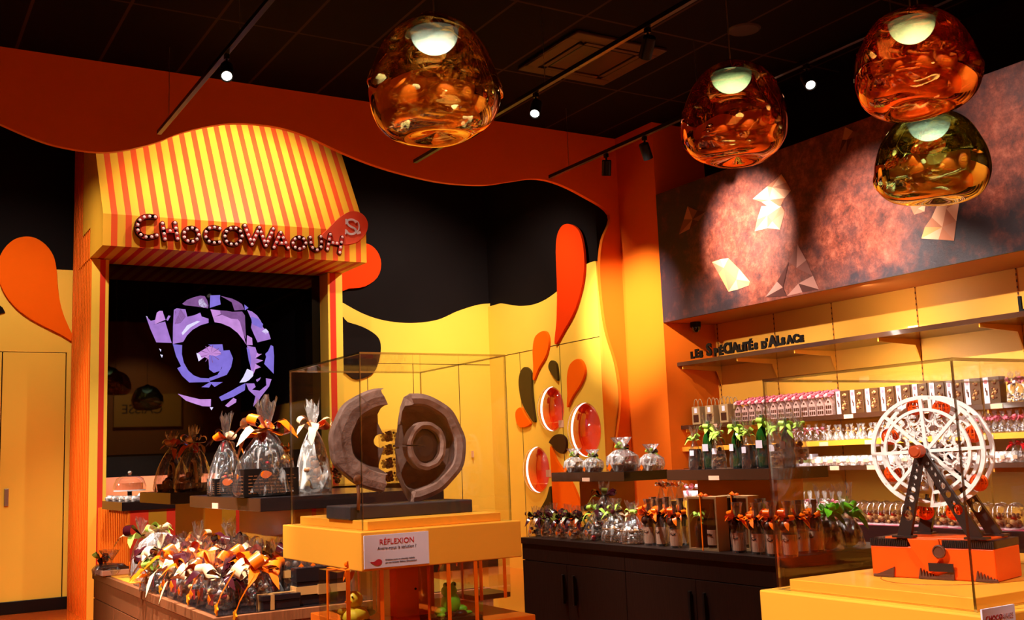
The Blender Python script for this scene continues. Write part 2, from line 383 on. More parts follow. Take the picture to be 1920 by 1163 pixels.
# vertical door seams of the far wall, cut as thin dark grooves
ob = struct(mb.build('trim_1', m_yel))
mb = MB()
for px in (690, 776, 862, 884): 
    if px == 884: continue
    q = P(px, 760, 'y', YB); mb.box((q.x-.004, YB-.002, .12), (q.x+.004, YB+.001, 2.48))
mb.box((4.6, YB-.002, 2.476), (XD, YB+.001, 2.484))
struct(mb.build('trim_2', M('seam_shadow_brown', (60, 34, 8), .7)))
# left closet wall
mb = MB(); mb.box((-1.0, YB, 2.55), (1.8, YB+.03, 3.405)); mb.box((1.71, YB, 0), (1.8, YB+.03, 2.55)); mb.box((-1.0, YB, 0), (.5, YB+.03, 2.55))
struct(mb.build('trim_3', m_yel))
dr = MB().box((1.12, YB+.003, .11), (1.70, YB+.03, 2.543)).build('door_1', m_yel, bevel=.003); struct(dr)
MB().box((1.163, YB-.012, 1.03), (1.203, YB+.002, 1.2)).build('door_handle', m_metal, parent=dr, bevel=.004)
dr = MB().box((.51, YB+.003, .11), (1.11, YB+.03, 2.543)).build('door_2', m_yel, bevel=.003); struct(dr)
struct(MB().box((-1.0, YB-.03, 0), (1.775, YB, .12)).build('baseboard_back', m_black, bevel=.003))
struct(MB().box((4.29, YB-.03, 0), (XD, YB, .10)).build('baseboard_back', m_black, bevel=.003))
# right drop wall: yellow cladding with three porthole openings
ypx2 = [(938,569),(975,574),(1010,568),(1045,546),(1090,503),(1110,491),(1130,488)]
top2 = [P(x, y, 'x', XD-.03) for x, y in spline(ypx2, n=5)]
out = [(YB-.0, 0.0), (YF+.052, 0.0), (YF+.052, top2[-1].z)] + [(p.y, p.z) for p in reversed(top2) if p.y > YF+.06 and p.y < YB-.01] + [(YB-.0, top2[0].z)]
PH = [(1034, 767, 42, 'small'), (1097, 806, 51, 'large'), (1007, 881, 43, 'low')]
holes = []; phw = []
for x, y, r, nm in PH:
    c = P(x, y, 'x', XD-.03); rr = r*mpp(c)/1.0; phw.append((c, rr, nm))
    holes.append([(c.y+rr*math.cos(2*math.pi*k/40), c.z+rr*math.sin(2*math.pi*k/40)) for k in range(40)])
struct(holed_plate('wall_right', out, holes, 'x', XD-.03, .03, m_yel))
struct(MB().box((XD+.005, YF+.052, 2.95), (XD+.1, YB+.03, ZH)).build('wall_right', m_dark))
struct(MB().box((XD-.029, YF+.053, 0), (X2, YF+.06, 3.385)).build('wall_right', m_yel))
struct(MB().box((XD+.005, YF+.053, 3.385), (X2, YF+.06, ZH)).build('wall_right', m_dark))
struct(MB().box((XD+.2, YF+.052, 0), (XD+.3, YB+.03, 2.95)).build('wall_right', m_brown))
# seams of the drop wall
mb = MB(); z0 = 2.56
mb.box((XD-.032, YF+.052, z0-.004), (XD-.0295, YB, z0+.004))
for px, py in ((1054, 760), (980, 800), (884, 800)):
    q = P(px, py, 'x', XD-.03)
    if q.y < YB: mb.box((XD-.032, q.y-.004, .1), (XD-.0295, q.y+.004, z0))
struct(mb.build('trim_4', M('seam_shadow_brown')))
# big orange fascia with wavy lower edge, one sheet across the room
fpx = [(-60,205),(0,232),(60,258),(110,274),(180,285),(230,282),(290,268),(340,249),(400,235),(450,231),(520,238),(580,257),(640,285),(700,309),(760,327),(830,342),(905,347),(960,340),(1000,335),(1040,342),(1090,365),(1143,402),(1130,450),(1125,500),(1129,560),(1138,620),(1156,680),(1164,731),(1164,765),(1159,810),(1152,860),(1150,920)]
edge = [P(x, y, 'y', YF) for x, y in spline(fpx, n=5)]
xl = edge[0].x
pts = [Vector((xl, YF, ZC))] + edge + [Vector((edge[-1].x, YF, 0)), Vector((X2, YF, 0)), Vector((X2, YF, ZC))]
struct(MB().prism(pts, (0, .05, 0)).build('trim_5', m_org))
struct(MB().box((-3.4, YF, edge[0].z), (xl, YF+.05, ZC)).build('trim_6', m_org))
# orange pier face toward the room and the side wall of the shelf bay
struct(MB().box((X2, YS, 0), (X2+.9, YF+.05, ZC)).build('wall_right', m_org))
# shelf bay: amber back panels up to the soffit, charcoal wall above
struct(MB().box((X3, -4, 0), (X3+.1, YS, 2.66)).build('wall_right', m_pan))
struct(MB().box((X3+.0, -4, 2.66), (X3+.1, YS, ZC)).build('wall_right', m_dark))
mb = MB()
for y in (8.46, 7.63, 6.88, 5.94, 4.99, 4.05):      # perforated shelf uprights
    mb.box((X3-.004, y-.006, .6), (X3-.001, y+.006, 2.64), 0)
    k = 0
    z = .62
    while z < 2.62: mb.box((X3-.006, y-.005, z), (X3-.0035, y+.005, z+.02), 1); z += .05
struct(mb.build('trim_7', [M('upright_amber', (206, 120, 26), .4), M('upright_slot', (80, 30, 10), .6)]))

# ================================================================== MURAL (banner board above the shelves)
mm = bpy.data.materials.new('cocoa_print'); mm.use_nodes = True; nt = mm.node_tree; b = nt.nodes['Principled BSDF']; b.inputs['Roughness'].default_value = .42
geo = nt.nodes.new('ShaderNodeTexCoord')
def node(t, **k):
    n = nt.nodes.new(t)
    for a, v in k.items(): setattr(n, a, v)
    return n
mask = None
MUR = (X2, YS, 2.63)
for (x, y, r) in [(1395, 420, .62), (1470, 500, .55), (1350, 470, .42), (1500, 350, .62), (1570, 420, .5), (1600, 275, .5), (1700, 330, .45), (1905, 250, .5), (1440, 560, .4), (1860, 330, .3), (1650, 430, .35)]:
    c = P(x, y, 'x', X2) - Vector(MUR)
    vd = node('ShaderNodeVectorMath', operation='DISTANCE'); vd.inputs[1].default_value = c
    nt.links.new(geo.outputs['Object'], vd.inputs[0])
    mr = node('ShaderNodeMapRange', interpolation_type='SMOOTHSTEP'); mr.inputs['From Min'].default_value = r*1.45; mr.inputs['From Max'].default_value = r*.35
    nt.links.new(vd.outputs['Value'], mr.inputs['Value'])
    if mask is None: mask = mr.outputs[0]
    else:
        mx = node('ShaderNodeMath', operation='MAXIMUM'); nt.links.new(mask, mx.inputs[0]); nt.links.new(mr.outputs[0], mx.inputs[1]); mask = mx.outputs[0]
n1 = node('ShaderNodeTexNoise'); n1.inputs['Scale'].default_value = 5; n1.inputs['Detail'].default_value = 10; n1.inputs['Roughness'].default_value = .68
n2 = node('ShaderNodeTexNoise'); n2.inputs['Scale'].default_value = 9; n2.inputs['Detail'].default_value = 12; n2.inputs['Roughness'].default_value = .8
for n in (n1, n2): nt.links.new(geo.outputs['Object'], n.inputs['Vector'])
ad = node('ShaderNodeMath', operation='MULTIPLY_ADD'); nt.links.new(n1.outputs[0], ad.inputs[0]); ad.inputs[1].default_value = 2.6; ad.inputs[2].default_value = -1.3
s_ = node('ShaderNodeMath', operation='ADD'); nt.links.new(mask, s_.inputs[0]); nt.links.new(ad.outputs[0], s_.inputs[1])
mr = node('ShaderNodeMapRange'); mr.inputs['From Min'].default_value = .05; mr.inputs['From Max'].default_value = 1.15; nt.links.new(s_.outputs[0], mr.inputs['Value'])
cr = node('ShaderNodeValToRGB'); nt.links.new(n2.outputs[0], cr.inputs[0])
e = cr.color_ramp.elements; e[0].position = .34; e[0].color = (*lin((64, 28, 22)), 1); e[1].position = .66; e[1].color = (*lin((190, 104, 78)), 1)
q = e.new(.5); q.color = (*lin((136, 62, 44)), 1)
mx = node('ShaderNodeMix', data_type='RGBA'); mx.inputs[6].default_value = (*lin((44, 34, 42)), 1)
nt.links.new(mr.outputs[0], mx.inputs[0]); nt.links.new(cr.outputs[0], mx.inputs[7]); nt.links.new(mx.outputs[2], b.inputs['Base Color'])
bpn = node('ShaderNodeBump'); bpn.inputs['Strength'].default_value = .35; bpn.inputs['Distance'].default_value = .02; nt.links.new(n2.outputs[0], bpn.inputs['Height']); nt.links.new(bpn.outputs[0], b.inputs['Normal'])
mur = thing('mural_board', 'long dark printed mural board of cocoa powder and chocolate pieces above the right shelves', 'mural', MUR)
m_soff = M('soffit_tan', (190, 110, 50), .5)
MB().box((0, -6.0, 0), (.03, 0, 1.355)).build('printed_panel', mm, mur)
MB().box((.03, -6.0, 0), (.699, 0, .02)).build('soffit', m_soff, mur)
CH = {'lt': (236, 176, 140), 'md': (196, 124, 92), 'dk': (196, 132, 104), 'br': (250, 206, 172), 'db': (88, 50, 46), 'dm': (136, 86, 78), 'dl': (186, 132, 120), 'gd': (244, 196, 130), 'gm': (214, 156, 96)}
cm = {k: M('printed_choc_'+k, v, .42, var=.02) for k, v in CH.items()}
keys = list(CH)
def printed(pts, ctr, cols, name='printed_chocolate_piece'):
    mb = MB(); d = .004
    pp = [P(*crop([q], 1220, 200, 2.743)[0], 'x', X2-d) - Vector(MUR) for q in pts]
    cs = [P(*crop([q], 1220, 200, 2.743)[0], 'x', X2-d-.001) - Vector(MUR) for q in ctr]
    n = len(pp); c = cs[0]
    for k in range(n):
        a, b_ = pp[k], pp[(k+1) % n]
        c = min(cs, key=lambda q: (q-(a+b_)/2).length)
        mb.poly([a, b_, c], keys.index(cols[k % len(cols)]))
    if len(cs) == 2:
        for k in range(n):
            a, b_, c_ = pp[k-1], pp[k], pp[(k+1) % n]
            n1_ = min(cs, key=lambda q: (q-(a+b_)/2).length); n2_ = min(cs, key=lambda q: (q-(b_+c_)/2).length)
            if n1_ is not n2_: mb.poly([cs[0], cs[1], b_], keys.index(cols[(k+1) % len(cols)]))
    mb.build(name, [cm[k] for k in keys], mur)
printed([(525,475),(600,410),(672,347),(700,390),(722,432),(690,470),(665,515),(600,512),(570,490)], [(625,415),(610,480)], ['br','md','lt','dk','lt','md','br','lt','md'])
printed([(570,512),(672,512),(690,540),(665,632),(600,625),(535,640),(548,580)], [(600,560),(625,590)], ['br','md','dk','lt','br','md','lt'])
printed([(190,512),(240,535),(285,540),(245,590),(200,630),(145,658),(170,580)], [(215,580)], ['dm','db','dm','db','dl','dm','dl'])
printed([(315,800),(360,785),(400,780),(455,835),(510,900),(505,920),(450,940),(400,952),(350,860)], [(375,830),(440,890)], ['gd','br','gm','gd','gm','dk','gd','gm','md'])
printed([(755,708),(800,790),(835,870),(865,940),(780,955),(700,975),(590,980),(650,900),(710,800)], [(750,830),(760,910),(680,930)], ['dl','dm','dl','db','dl','db','dl','db','dm'])
printed([(1485,482),(1535,486),(1588,488),(1572,590),(1560,690),(1480,684),(1392,678),(1410,620),(1445,570)], [(1520,525),(1500,620)], ['lt','md','lt','dk','md','lt','gm','md','lt'])
printed([(1000,105),(1040,125),(1080,142),(1035,160),(1005,240),(968,245),(985,170)], [(1010,170)], ['dl','dm','lt','db','dm','db','dl'])
printed([(1335,512),(1415,498),(1408,540),(1355,556)], [(1375,525)], ['md','lt','dk','md'])

# ================================================================== KIOSK
KX0, KX1 = 1.76, 4.29
kiosk = thing('kiosk', 'tall yellow and orange striped kiosk with a sweeping awning over a black screen', 'kiosk', (KX0, YK, 0))
KO = Vector((KX0, YK, 0))
def K(mb): 
    mb.v = [(x-KO.x, y-KO.y, z-KO.z) for x, y, z in mb.v]; return mb
# fluted side
mb = MB(); y = YK+.0
n = 12; st = (YB-YK)/n
for k in range(n):
    y0 = YK+k*st; mb.box((KX0-.014, y0, 0), (KX0-.0005, y0+st*.5, 5.45))
mb.box((KX0-.0004, YK+.001, 0), (KX0-.0001, YB-.002, 5.45))
K(mb).build('fluted_side', m_org, kiosk)
# posts with one red stripe
ztop = 3.335
mb = MB()
def vstripes(mb, xs, y, z0, z1, yb):
    for x0, x1, mi in xs: mb.box((x0, y, z0), (x1, yb, z1), mi)
vstripes(mb, [(KX0, 1.835, 0), (1.835, 1.885, 1), (1.885, 1.915, 0)], YK, 0, ztop, YK+.32)
K(mb).build('left_post', [m_yel, m_red], kiosk)
mb = MB(); vstripes(mb, [(4.127, 4.148, 0), (4.148, 4.215, 1), (4.215, KX1, 0)], YK, 0, ztop, YB-.002)
K(mb).build('right_post', [m_yel, m_red], kiosk)
# awning: valance, slanted roof, underside, all striped
YA = 9.886; XA0, XA1 = 1.742, 4.303; per = .125
def sx():
    x = XA0; out = []; k = 0
    while x < XA1-.001:
        w = .07 if k % 2 == 0 else .055
        out.append((x, min(x+w, XA1), k % 2)); x += w; k += 1
    return out
mb = MB()
for x0, x1, mi in sx():
    za = 3.635+(x0-XA0)*.011; zb = 3.635+(x1-XA0)*.011
    mb.poly([(x0, YA, 3.341), (x1, YA, 3.341), (x1, YA, zb), (x0, YA, za)], mi)
mb.poly([(XA0, YA, 3.341), (XA0, YA, 3.635), (XA0, YK, 3.635), (XA0, YK, 3.341)], 0)
mb.poly([(XA1, YA, 3.341), (XA1, YK, 3.341), (XA1, YK, 3.663), (XA1, YA, 3.663)], 0)
K(mb).build('valance', [m_aw_y, m_aw_r], kiosk)
mb = MB()
for x0, x1, mi in sx():
    za = 3.635+(x0-XA0)*.011; zb = 3.635+(x1-XA0)*.011
    mb.poly([(x0, YA, za), (x1, YA, zb), (x1, YA+1.06, 5.35), (x0, YA+1.06, 5.35)], mi)
mb.poly([(XA0, YA, 3.635), (XA0, YA+1.06, 5.35), (XA0, YA+1.06, 3.635)], 0)
mb.poly([(XA1, YA, 3.663), (XA1, YA+1.06, 3.663), (XA1, YA+1.06, 5.35)], 0)
K(mb).build('awning_roof', [m_aw_y, m_aw_r], kiosk)
mb = MB()
for x0, x1, mi in sx():
    mb.poly([(x0, YA, 3.341), (x0, YK+.68, 3.341), (x1, YK+.68, 3.341), (x1, YA, 3.341)], mi)
K(mb).build('awning_underside', [m_yel, m_red], kiosk)
# screen surround, black band, warm niche
YS_ = YK+.24
mb = MB(); mb.box((1.915, YS_+.03, 1.27), (4.127, YS_+.08, 1.482)); K(mb).build('black_band', m_black, kiosk)
mb = MB(); mb.box((1.80, YB-.06, 0), (4.127, YB-.002, 1.3)); K(mb).build('niche_back', M('salmon_panel', (255, 140, 90), .4), kiosk)
mb = MB(); mb.box((1.86, 9.2, 0), (4.29, YK+.9, 1.0), 0); 
K(mb); BX = mb
mb = MB(); x = 1.86; k = 0
while x < 4.25: mb.box((x, 9.17, 0), (x+.145, 9.2, .998), 1 if k % 2 == 0 else 0); x += .145; k += 1
K(mb)
for v in mb.v: BX.v.append(v)
off = 8
for f_, m_ in zip(mb.f, mb.m): BX.f.append(tuple(i+off for i in f_)); BX.m.append(m_)
BX.build('striped_base', [M('base_ochre', (190, 130, 30), .45), m_red], kiosk)
mb = MB(); n = 18; st = (YK+.02-9.17)/n
for k in range(n):
    y0 = 9.17+k*st; mb.box((1.845, y0, 0), (1.8595, y0+st*.5, .998))
K(mb).build('fluted_base_side', m_org, kiosk)
mb = MB().box((1.79, 9.15, 1.0), (4.32, 10.0, 1.07)); K(mb).build('counter_slab', m_blk, kiosk)
mb = MB().box((1.92, 10.0, 1.0), (4.29, YB-.07, 1.068)); K(mb).build('counter_back', m_blk, kiosk)
area((3.0, YB-.45, 1.26), (3.0, YB-.2, 1.0), 9, 1.9, .2)
# ---- screen
scr = thing('display_screen', 'black glass screen in the kiosk showing a lilac broken spiral', 'screen', (1.915, YS_, 1.482))
SO = Vector((1.915, YS_, 1.482))
m_scr = M('screen_glass', (4, 3, 4), .02, spec=.45)
MB().box((0, 0, 0), (2.212, .05, 1.86)).build('glass_panel', m_scr, scr)
lil = [emit_mat('screen_lilac', (176, 128, 214), .85, .35, 9), emit_mat('screen_violet', (140, 120, 226), .8, .3, 9), emit_mat('screen_pale', (222, 214, 250), 1.0, .1, 9), emit_mat('screen_mauve', (146, 96, 160), .7, .4, 14), emit_mat('screen_orchid', (206, 146, 224), .85, .3, 11)]
SH = [
 (0, [(310,510),(312,350),(320,200),(345,185),(425,195),(442,262),(500,250),(560,225),(572,260),(635,280),(635,318),(560,340),(490,380),(440,430),(405,490)]),
 (4, [(652,195),(740,205),(745,240),(690,262),(780,238),(840,280),(900,285),(920,310),(955,430),(975,515),(955,480),(900,410),(830,355),(750,322),(690,312)]),
 (3, [(395,145),(440,108),(500,85),(560,70),(600,75),(622,110),(635,160),(630,186),(530,170),(420,158)]),
 (1, [(650,68),(740,65),(738,100),(745,150),(645,182)]),
 (3, [(742,72),(850,98),(905,125),(940,150),(962,198),(870,205),(845,130)]),
 (0, [(985,200),(1030,215),(1075,250),(1110,300),(1130,360),(1180,400),(1200,465),(1080,495),(1105,440),(1050,430),(1020,360),(1030,300)]),
 (1, [(960,150),(997,182),(965,204)]),
 (0, [(65,255),(110,300),(150,290),(165,225),(215,208),(245,290),(130,335),(240,305),(300,500),(160,495),(105,370)]),
 (1, [(310,510),(395,520),(392,600),(410,680),(450,750),(500,795),(560,818),(640,822),(650,855),(460,860),(395,800),(350,730),(385,712),(340,620)]),
 (1, [(630,515),(760,512),(770,570),(825,565),(857,640),(840,720),(800,790),(650,845),(640,818),(715,790),(755,730),(765,640),(740,575)]),
 (4, [(525,600),(565,575),(640,530),(700,540),(745,585),(768,680),(740,750),(690,770),(642,740),(635,650),(600,628),(545,668)]),
 (2, [(525,590),(550,600),(575,640),(545,668)]),
 (0, [(985,525),(1060,540),(1075,590),(1060,640),(1110,660),(1060,690),(1040,780),(1000,820),(1020,740),(1000,640)]),
 (1, [(1200,520),(1222,530),(1230,620),(1226,780),(1140,690),(1165,600)]),
 (2, [(1040,760),(1040,800),(1000,840),(970,855),(915,862),(950,810),(985,735)]),
 (1, [(970,865),(900,900),(850,930),(730,992),(752,1028),(860,990),(965,930)]),
 (0, [(975,868),(1050,868),(1062,900),(1030,925),(1100,935),(1160,885),(1155,820),(1207,830),(1185,895),(1110,990),(1085,1030),(1040,1078),(1060,985),(1000,930)]),
 (4, [(355,962),(470,992),(560,1012),(657,1010),(655,1078),(580,1075),(500,1050),(430,1025)]),
 (4, [(785,1070),(860,1000),(888,1012),(885,1040),(812,1085)]),
 (3, [(740,205),(800,208),(850,218),(940,215),(965,250),(968,330),(975,470),(952,420),(920,310),(900,285),(840,280),(745,240)]),
 (4, [(985,525),(1040,560),(1090,600),(1120,600),(1060,640),(1130,660),(1060,690),(1110,720),(1060,740),(1040,790),(1010,800),(1025,720),(1005,640)]),
 (0, [(1050,430),(1100,380),(1150,420),(1195,460),(1080,495)]), (1, [(1085,280),(1130,330),(1120,370),(1030,330),(1020,260)]),
 (4, [(150,290),(165,225),(190,208),(218,210),(240,290),(150,330)]), (0, [(250,290),(270,250),(290,255),(265,300)]),
 (3, [(330,215),(345,188),(380,190),(415,200),(430,262),(380,320),(325,330)]), (1, [(640,610),(700,620),(760,600),(770,680),(740,755),(680,770),(640,740)]),
 (0, [(1065,835),(1110,812),(1100,835),(1075,855)]), (1, [(1150,600),(1190,560),(1228,640),(1226,700),(1175,690)]),
 (1, [(570,902),(650,855),(765,855),(690,900),(660,872),(640,905)]),
 (2, [(1085,415),(1155,370),(1182,400),(1130,445)]), (2, [(65,255),(80,262),(130,400),(140,440),(105,370)]),
 (2, [(540,110),(580,95),(600,130),(630,165),(590,180),(550,160)]),
 (2, [(440,340),(530,300),(560,305),(470,360),(400,430),(390,410)]),
 (2, [(185,550),(205,560),(200,580)]), (2, [(195,605),(220,610),(212,635)]),
 (2, [(645,1085),(678,1085),(662,1112)]), (2, [(745,575),(765,590),(800,640),(790,700),(760,750),(775,660)]),
 (1, [(980,540),(1005,560),(1020,640),(1018,720),(1000,660)]), (4, [(985,430),(1030,455),(1035,520),(980,520)]),
]
mb = MB(); 
for k, (mi, pl) in enumerate(SH):
    d = .0015+.0004*(k % 5)
    mb.poly([P(x, y, 'y', YS_-d)-SO for x, y in crop(pl, 260, 540, 4.844)], mi)
for j in range(9):   # thin radial creases in the centre
    a = j*.7; c0 = (655, 600)
    q = [(c0[0], c0[1]), (c0[0]+95*math.cos(a)-4*math.sin(a), c0[1]+80*math.sin(a)+4*math.cos(a)), (c0[0]+95*math.cos(a)+4*math.sin(a), c0[1]+80*math.sin(a)-4*math.cos(a))]
    mb.poly([P(x, y, 'y', YS_-.004)-SO for x, y in crop(q, 260, 540, 4.844)], 3)
mb.build('spiral_image', lil, scr)
# ---- marquee letters
sgn = thing('marquee_sign', 'red marquee letters with pale bulbs reading CHOCOWAOUH on the awning', 'sign', (2.1, YA-.012, 3.5))
GO = Vector((2.1, YA-.012, 3.5))
def ell(cx, cy_, rx, ry, a0=0, a1=360, n=20): return [(cx+rx*math.cos(math.radians(a0+(a1-a0)*k/n)), cy_+ry*math.sin(math.radians(a0+(a1-a0)*k/n))) for k in range(n+1)]
LT = [
 ('C', [spline([(266,110),(222,106),(180,113),(150,140),(138,182),(148,222),(178,248),(222,256),(277,242)], n=3)], 19),
 ('H', [[(318,156),(336,268)], [(408,153),(427,266)], [(327,212),(418,209)]], 18),
 ('O', [ell(525,238,54,50)], 17),
 ('C', [spline([(730,194),(692,184),(655,190),(630,218),(630,254),(650,283),(690,295),(728,290)], n=3)], 17),
 ('O', [ell(828,248,62,60)], 18),
 ('W', [[(910,172),(962,306)], [(962,306),(1014,186)], [(1014,186),(1062,316)], [(1062,316),(1114,196)]], 18),
 ('A', [[(1120,328),(1168,222)], [(1168,222),(1222,332)], [(1142,298),(1205,299)]], 16),
 ('O', [ell(1302,297,46,42)], 16),
 ('U', [spline([(1380,256),(1385,300),(1400,334),(1430,346),(1456,328),(1460,290),(1456,250)], n=3)], 16),
 ('H', [[(1524,234),(1504,340)], [(1610,254),(1592,364)], [(1514,290),(1600,302)]], 16),
]
m_ldark = M('letter_dark_edge', (58, 12, 10), .4); m_lred = M('letter_red', (196, 50, 40), .4); m_bulb = M('bulb_pink', (250, 205, 195), .3, emit=.12)
def S2(x, y): return P(220+x/3.84, 380+y/3.84, 'y', YA)
for ch, strokes, hw in LT:
    wd_ = hw/3.84*mpp(S2(800, 250))
    layers = []
    for ring, y0, y1, mi in ((1.0, -.035, 0.004, 0), (.80, -.040, -.030, 1)):
        mb = MB(); r = wd_*ring
        for st_ in strokes:
            pp = [S2(*q)-GO for q in st_]
            for a, b_ in zip(pp[:-1], pp[1:]):
                d = (b_-a).normalized(); nn = Vector((-d.z, 0, d.x))
                mb.prism([a+nn*r+Vector((0, y0, 0)), b_+nn*r+Vector((0, y0, 0)), b_-nn*r+Vector((0, y0, 0)), a-nn*r+Vector((0, y0, 0))], (0, y1-y0, 0))
            for a in pp:
                mb.prism([a+Vector((r*math.cos(t*math.pi/6), y0, r*math.sin(t*math.pi/6))) for t in range(12)], (0, y1-y0, 0))
        layers.append((mb, mi))
    body = layers[0][0].build('letter_'+ch.lower(), m_ldark, sgn)
    layers[1][0].build('letter_face', m_lred, body)
    mb = MB()
    for st_ in strokes:
        pp = [S2(*q)-GO for q in st_]; L = sum((b_-a).length for a, b_ in zip(pp[:-1], pp[1:])); sp = .05
        cnt = max(2, round(L/sp)); closed = (pp[0]-pp[-1]).length < .02
        for k in range(cnt if closed else cnt+1):
            t = k*L/cnt; acc = 0
            for a, b_ in zip(pp[:-1], pp[1:]):
                l = (b_-a).length
                if acc+l >= t-1e-6:
                    c = a+(b_-a)*((t-acc)/l if l else 0); break
                acc += l
            if len(strokes) > 1 and st_ is strokes[-1] and len(strokes) == 3 and k in (0, cnt): continue
            mb.ball((c.x, c.y-.041, c.z), .0148, 8, sc=(1, .5, 1))
    mb.build('bulbs', m_bulb, body, smooth=True)
# ---- drop-shaped logo plaque
lg = thing('logo_plaque', 'coral drop shaped plaque with a white emblem at the right end of the awning', 'sign', (4.1, YA-.02, 3.6)); LO = Vector((4.1, YA-.02, 3.6))
dp = spline([(1470,246),(1520,185),(1580,125),(1640,80),(1700,64),(1760,85),(1797,140),(1795,200),(1765,250),(1710,292),(1630,305),(1550,292)], closed=True, n=4)
MB().prism([S2(*q)-LO+Vector((0, -.02, 0)) for q in dp], (0, .035, 0)).build('plaque', M('coral_plaque', (244, 92, 60), .4), lg, bevel=.002)
mb = MB()
def stroke2(mb, pl, w, y):
    pp = [S2(*q)-LO for q in pl]
    for k, (a, b_) in enumerate(zip(pp[:-1], pp[1:])):
        d = (b_-a).normalized(); nn = Vector((-d.z, 0, d.x)); w0 = w[k] if isinstance(w, list) else w
        mb.prism([a+nn*w0+Vector((0, y, 0)), b_+nn*w0+Vector((0, y, 0)), b_-nn*w0+Vector((0, y, 0)), a-nn*w0+Vector((0, y, 0))], (0, .008, 0))
sp_ = spline([(1712,150),(1690,128),(1655,130),(1648,150),(1665,172),(1700,190),(1712,210),(1695,228),(1660,228),(1640,205)], n=4)
stroke2(mb, sp_, .011, -.030)
stroke2(mb, [(1640,122),(1640,160)], .006, -.029); stroke2(mb, [(1638,196),(1638,232)], .006, -.029)
stroke2(mb, spline([(1690,128),(1722,142),(1734,172),(1730,200),(1712,222)], n=4), .006, -.029)
stroke2(mb, [(1718,226),(1744,216)], .012, -.029)
mb.build('emblem', m_white, lg)

# ================================================================== WALL DROPS
def drop(name, label, pts, ax, val, th, mat, cat='wall decoration', closed=True, n=5, group=None):
    pp = [P(x, y, ax, val) for x, y in spline(pts, closed=True, n=n)]
    c = sum(pp, Vector())/len(pp)
    off = (th, 0, 0) if ax == 'x' else (0, th, 0)
    o = MB().prism(pp, off).build(name, mat, org=tuple(c), bevel=.003); return tag(o, label, cat, group)
XP = XD-.062; TH = .032
drop('wall_drop', 'huge orange teardrop panel on the yellow wall left of the kiosk', crop([(215,58),(130,75),(60,125),(10,195),(-25,290),(-20,370),(5,450),(50,540),(130,635),(240,720),(380,795),(500,855),(608,915),(560,800),(510,680),(480,560),(465,440),(455,310),(430,210),(370,125),(290,72)], 0, 430, 4.305), 'y', YB-.035, .035, m_drop, n=3)
drop('wall_drop', 'small dark tip at the left edge of the photo above the closet door', [(-40,540),(-10,565),(10,586),(-40,590)], 'y', YB-.02, .02, m_dark, n=2)
drop('wall_drop', 'red-orange round drop peeping out right of the awning end', [(640,470),(650,462),(670,456),(692,458),(708,472),(715,495),(708,520),(685,537),(655,541),(640,540)], 'y', YB-.034, .034, m_dropr, n=3)
drop('wall_drop', 'dark brown rounded blob on the yellow wall just right of the kiosk post', [(642,600),(652,604),(680,613),(705,628),(714,645),(712,672),(700,700),(670,712),(650,700),(642,690)], 'y', YB-.034, .034, m_dark, n=3)
drop('wall_drop', 'tall orange drop reaching up over the dark upper wall', [(1066,420),(1050,428),(1042,460),(1044,540),(1043,600),(1040,646),(1058,618),(1078,580),(1092,530),(1095,480),(1086,435)], 'x', XP, TH, m_dropr)
drop('wall_drop', 'mid orange drop below the tall one on the yellow wall', [(640+x/2.908, 350+y/2.908) for x, y in [(1095,788),(1055,820),(1042,890),(1045,980),(1045,1057),(1075,990),(1115,920),(1130,850),(1120,800)]], 'x', XP, TH, m_drop)
c6 = lambda l: [(940+x/2.908, 600+y/2.908) for x, y in l]
drop('wall_drop', 'long olive brown drop on the yellow wall beside the glass case', c6([(130,257),(104,280),(93,340),(105,430),(135,500),(180,560),(172,470),(164,380),(160,290)]), 'x', XP, TH, m_brown)
drop('wall_drop', 'smallest olive brown drop, above the small porthole', c6([(272,221),(256,245),(262,278),(303,333),(304,290),(296,240)]), 'x', XP, TH, m_brown)
drop('wall_drop', 'orange drop right above the large porthole', c6([(410,213),(372,245),(357,310),(358,400),(358,478),(385,420),(430,350),(454,285),(440,230)]), 'x', XP, TH, m_drop)
drop('wall_drop', 'small orange drop left of the small porthole', c6([(95,479),(76,505),(82,560),(108,587),(156,568),(128,520),(110,485)]), 'x', XP, TH, m_drop)
drop('wall_drop', 'dark brown leaf shaped drop between the portholes', c6([(258,667),(285,632),(320,624),(348,650),(350,700),(330,730),(295,712),(272,680)]), 'x', XP, TH, m_bchoc)
drop('wall_drop', 'olive brown spike rising from behind the middle cabinet', c6([(264,908),(245,970),(205,1050),(190,1150),(200,1250),(272,1250),(272,1000)]), 'x', XP, TH, m_brown)
drop('wall_drop', 'large orange sweep on the wall below the large porthole', c6([(265,690),(300,770),(370,870),(420,980),(445,1080),(440,1250),(320,1250),(285,1050),(272,850)]), 'x', XP, TH, m_drop)
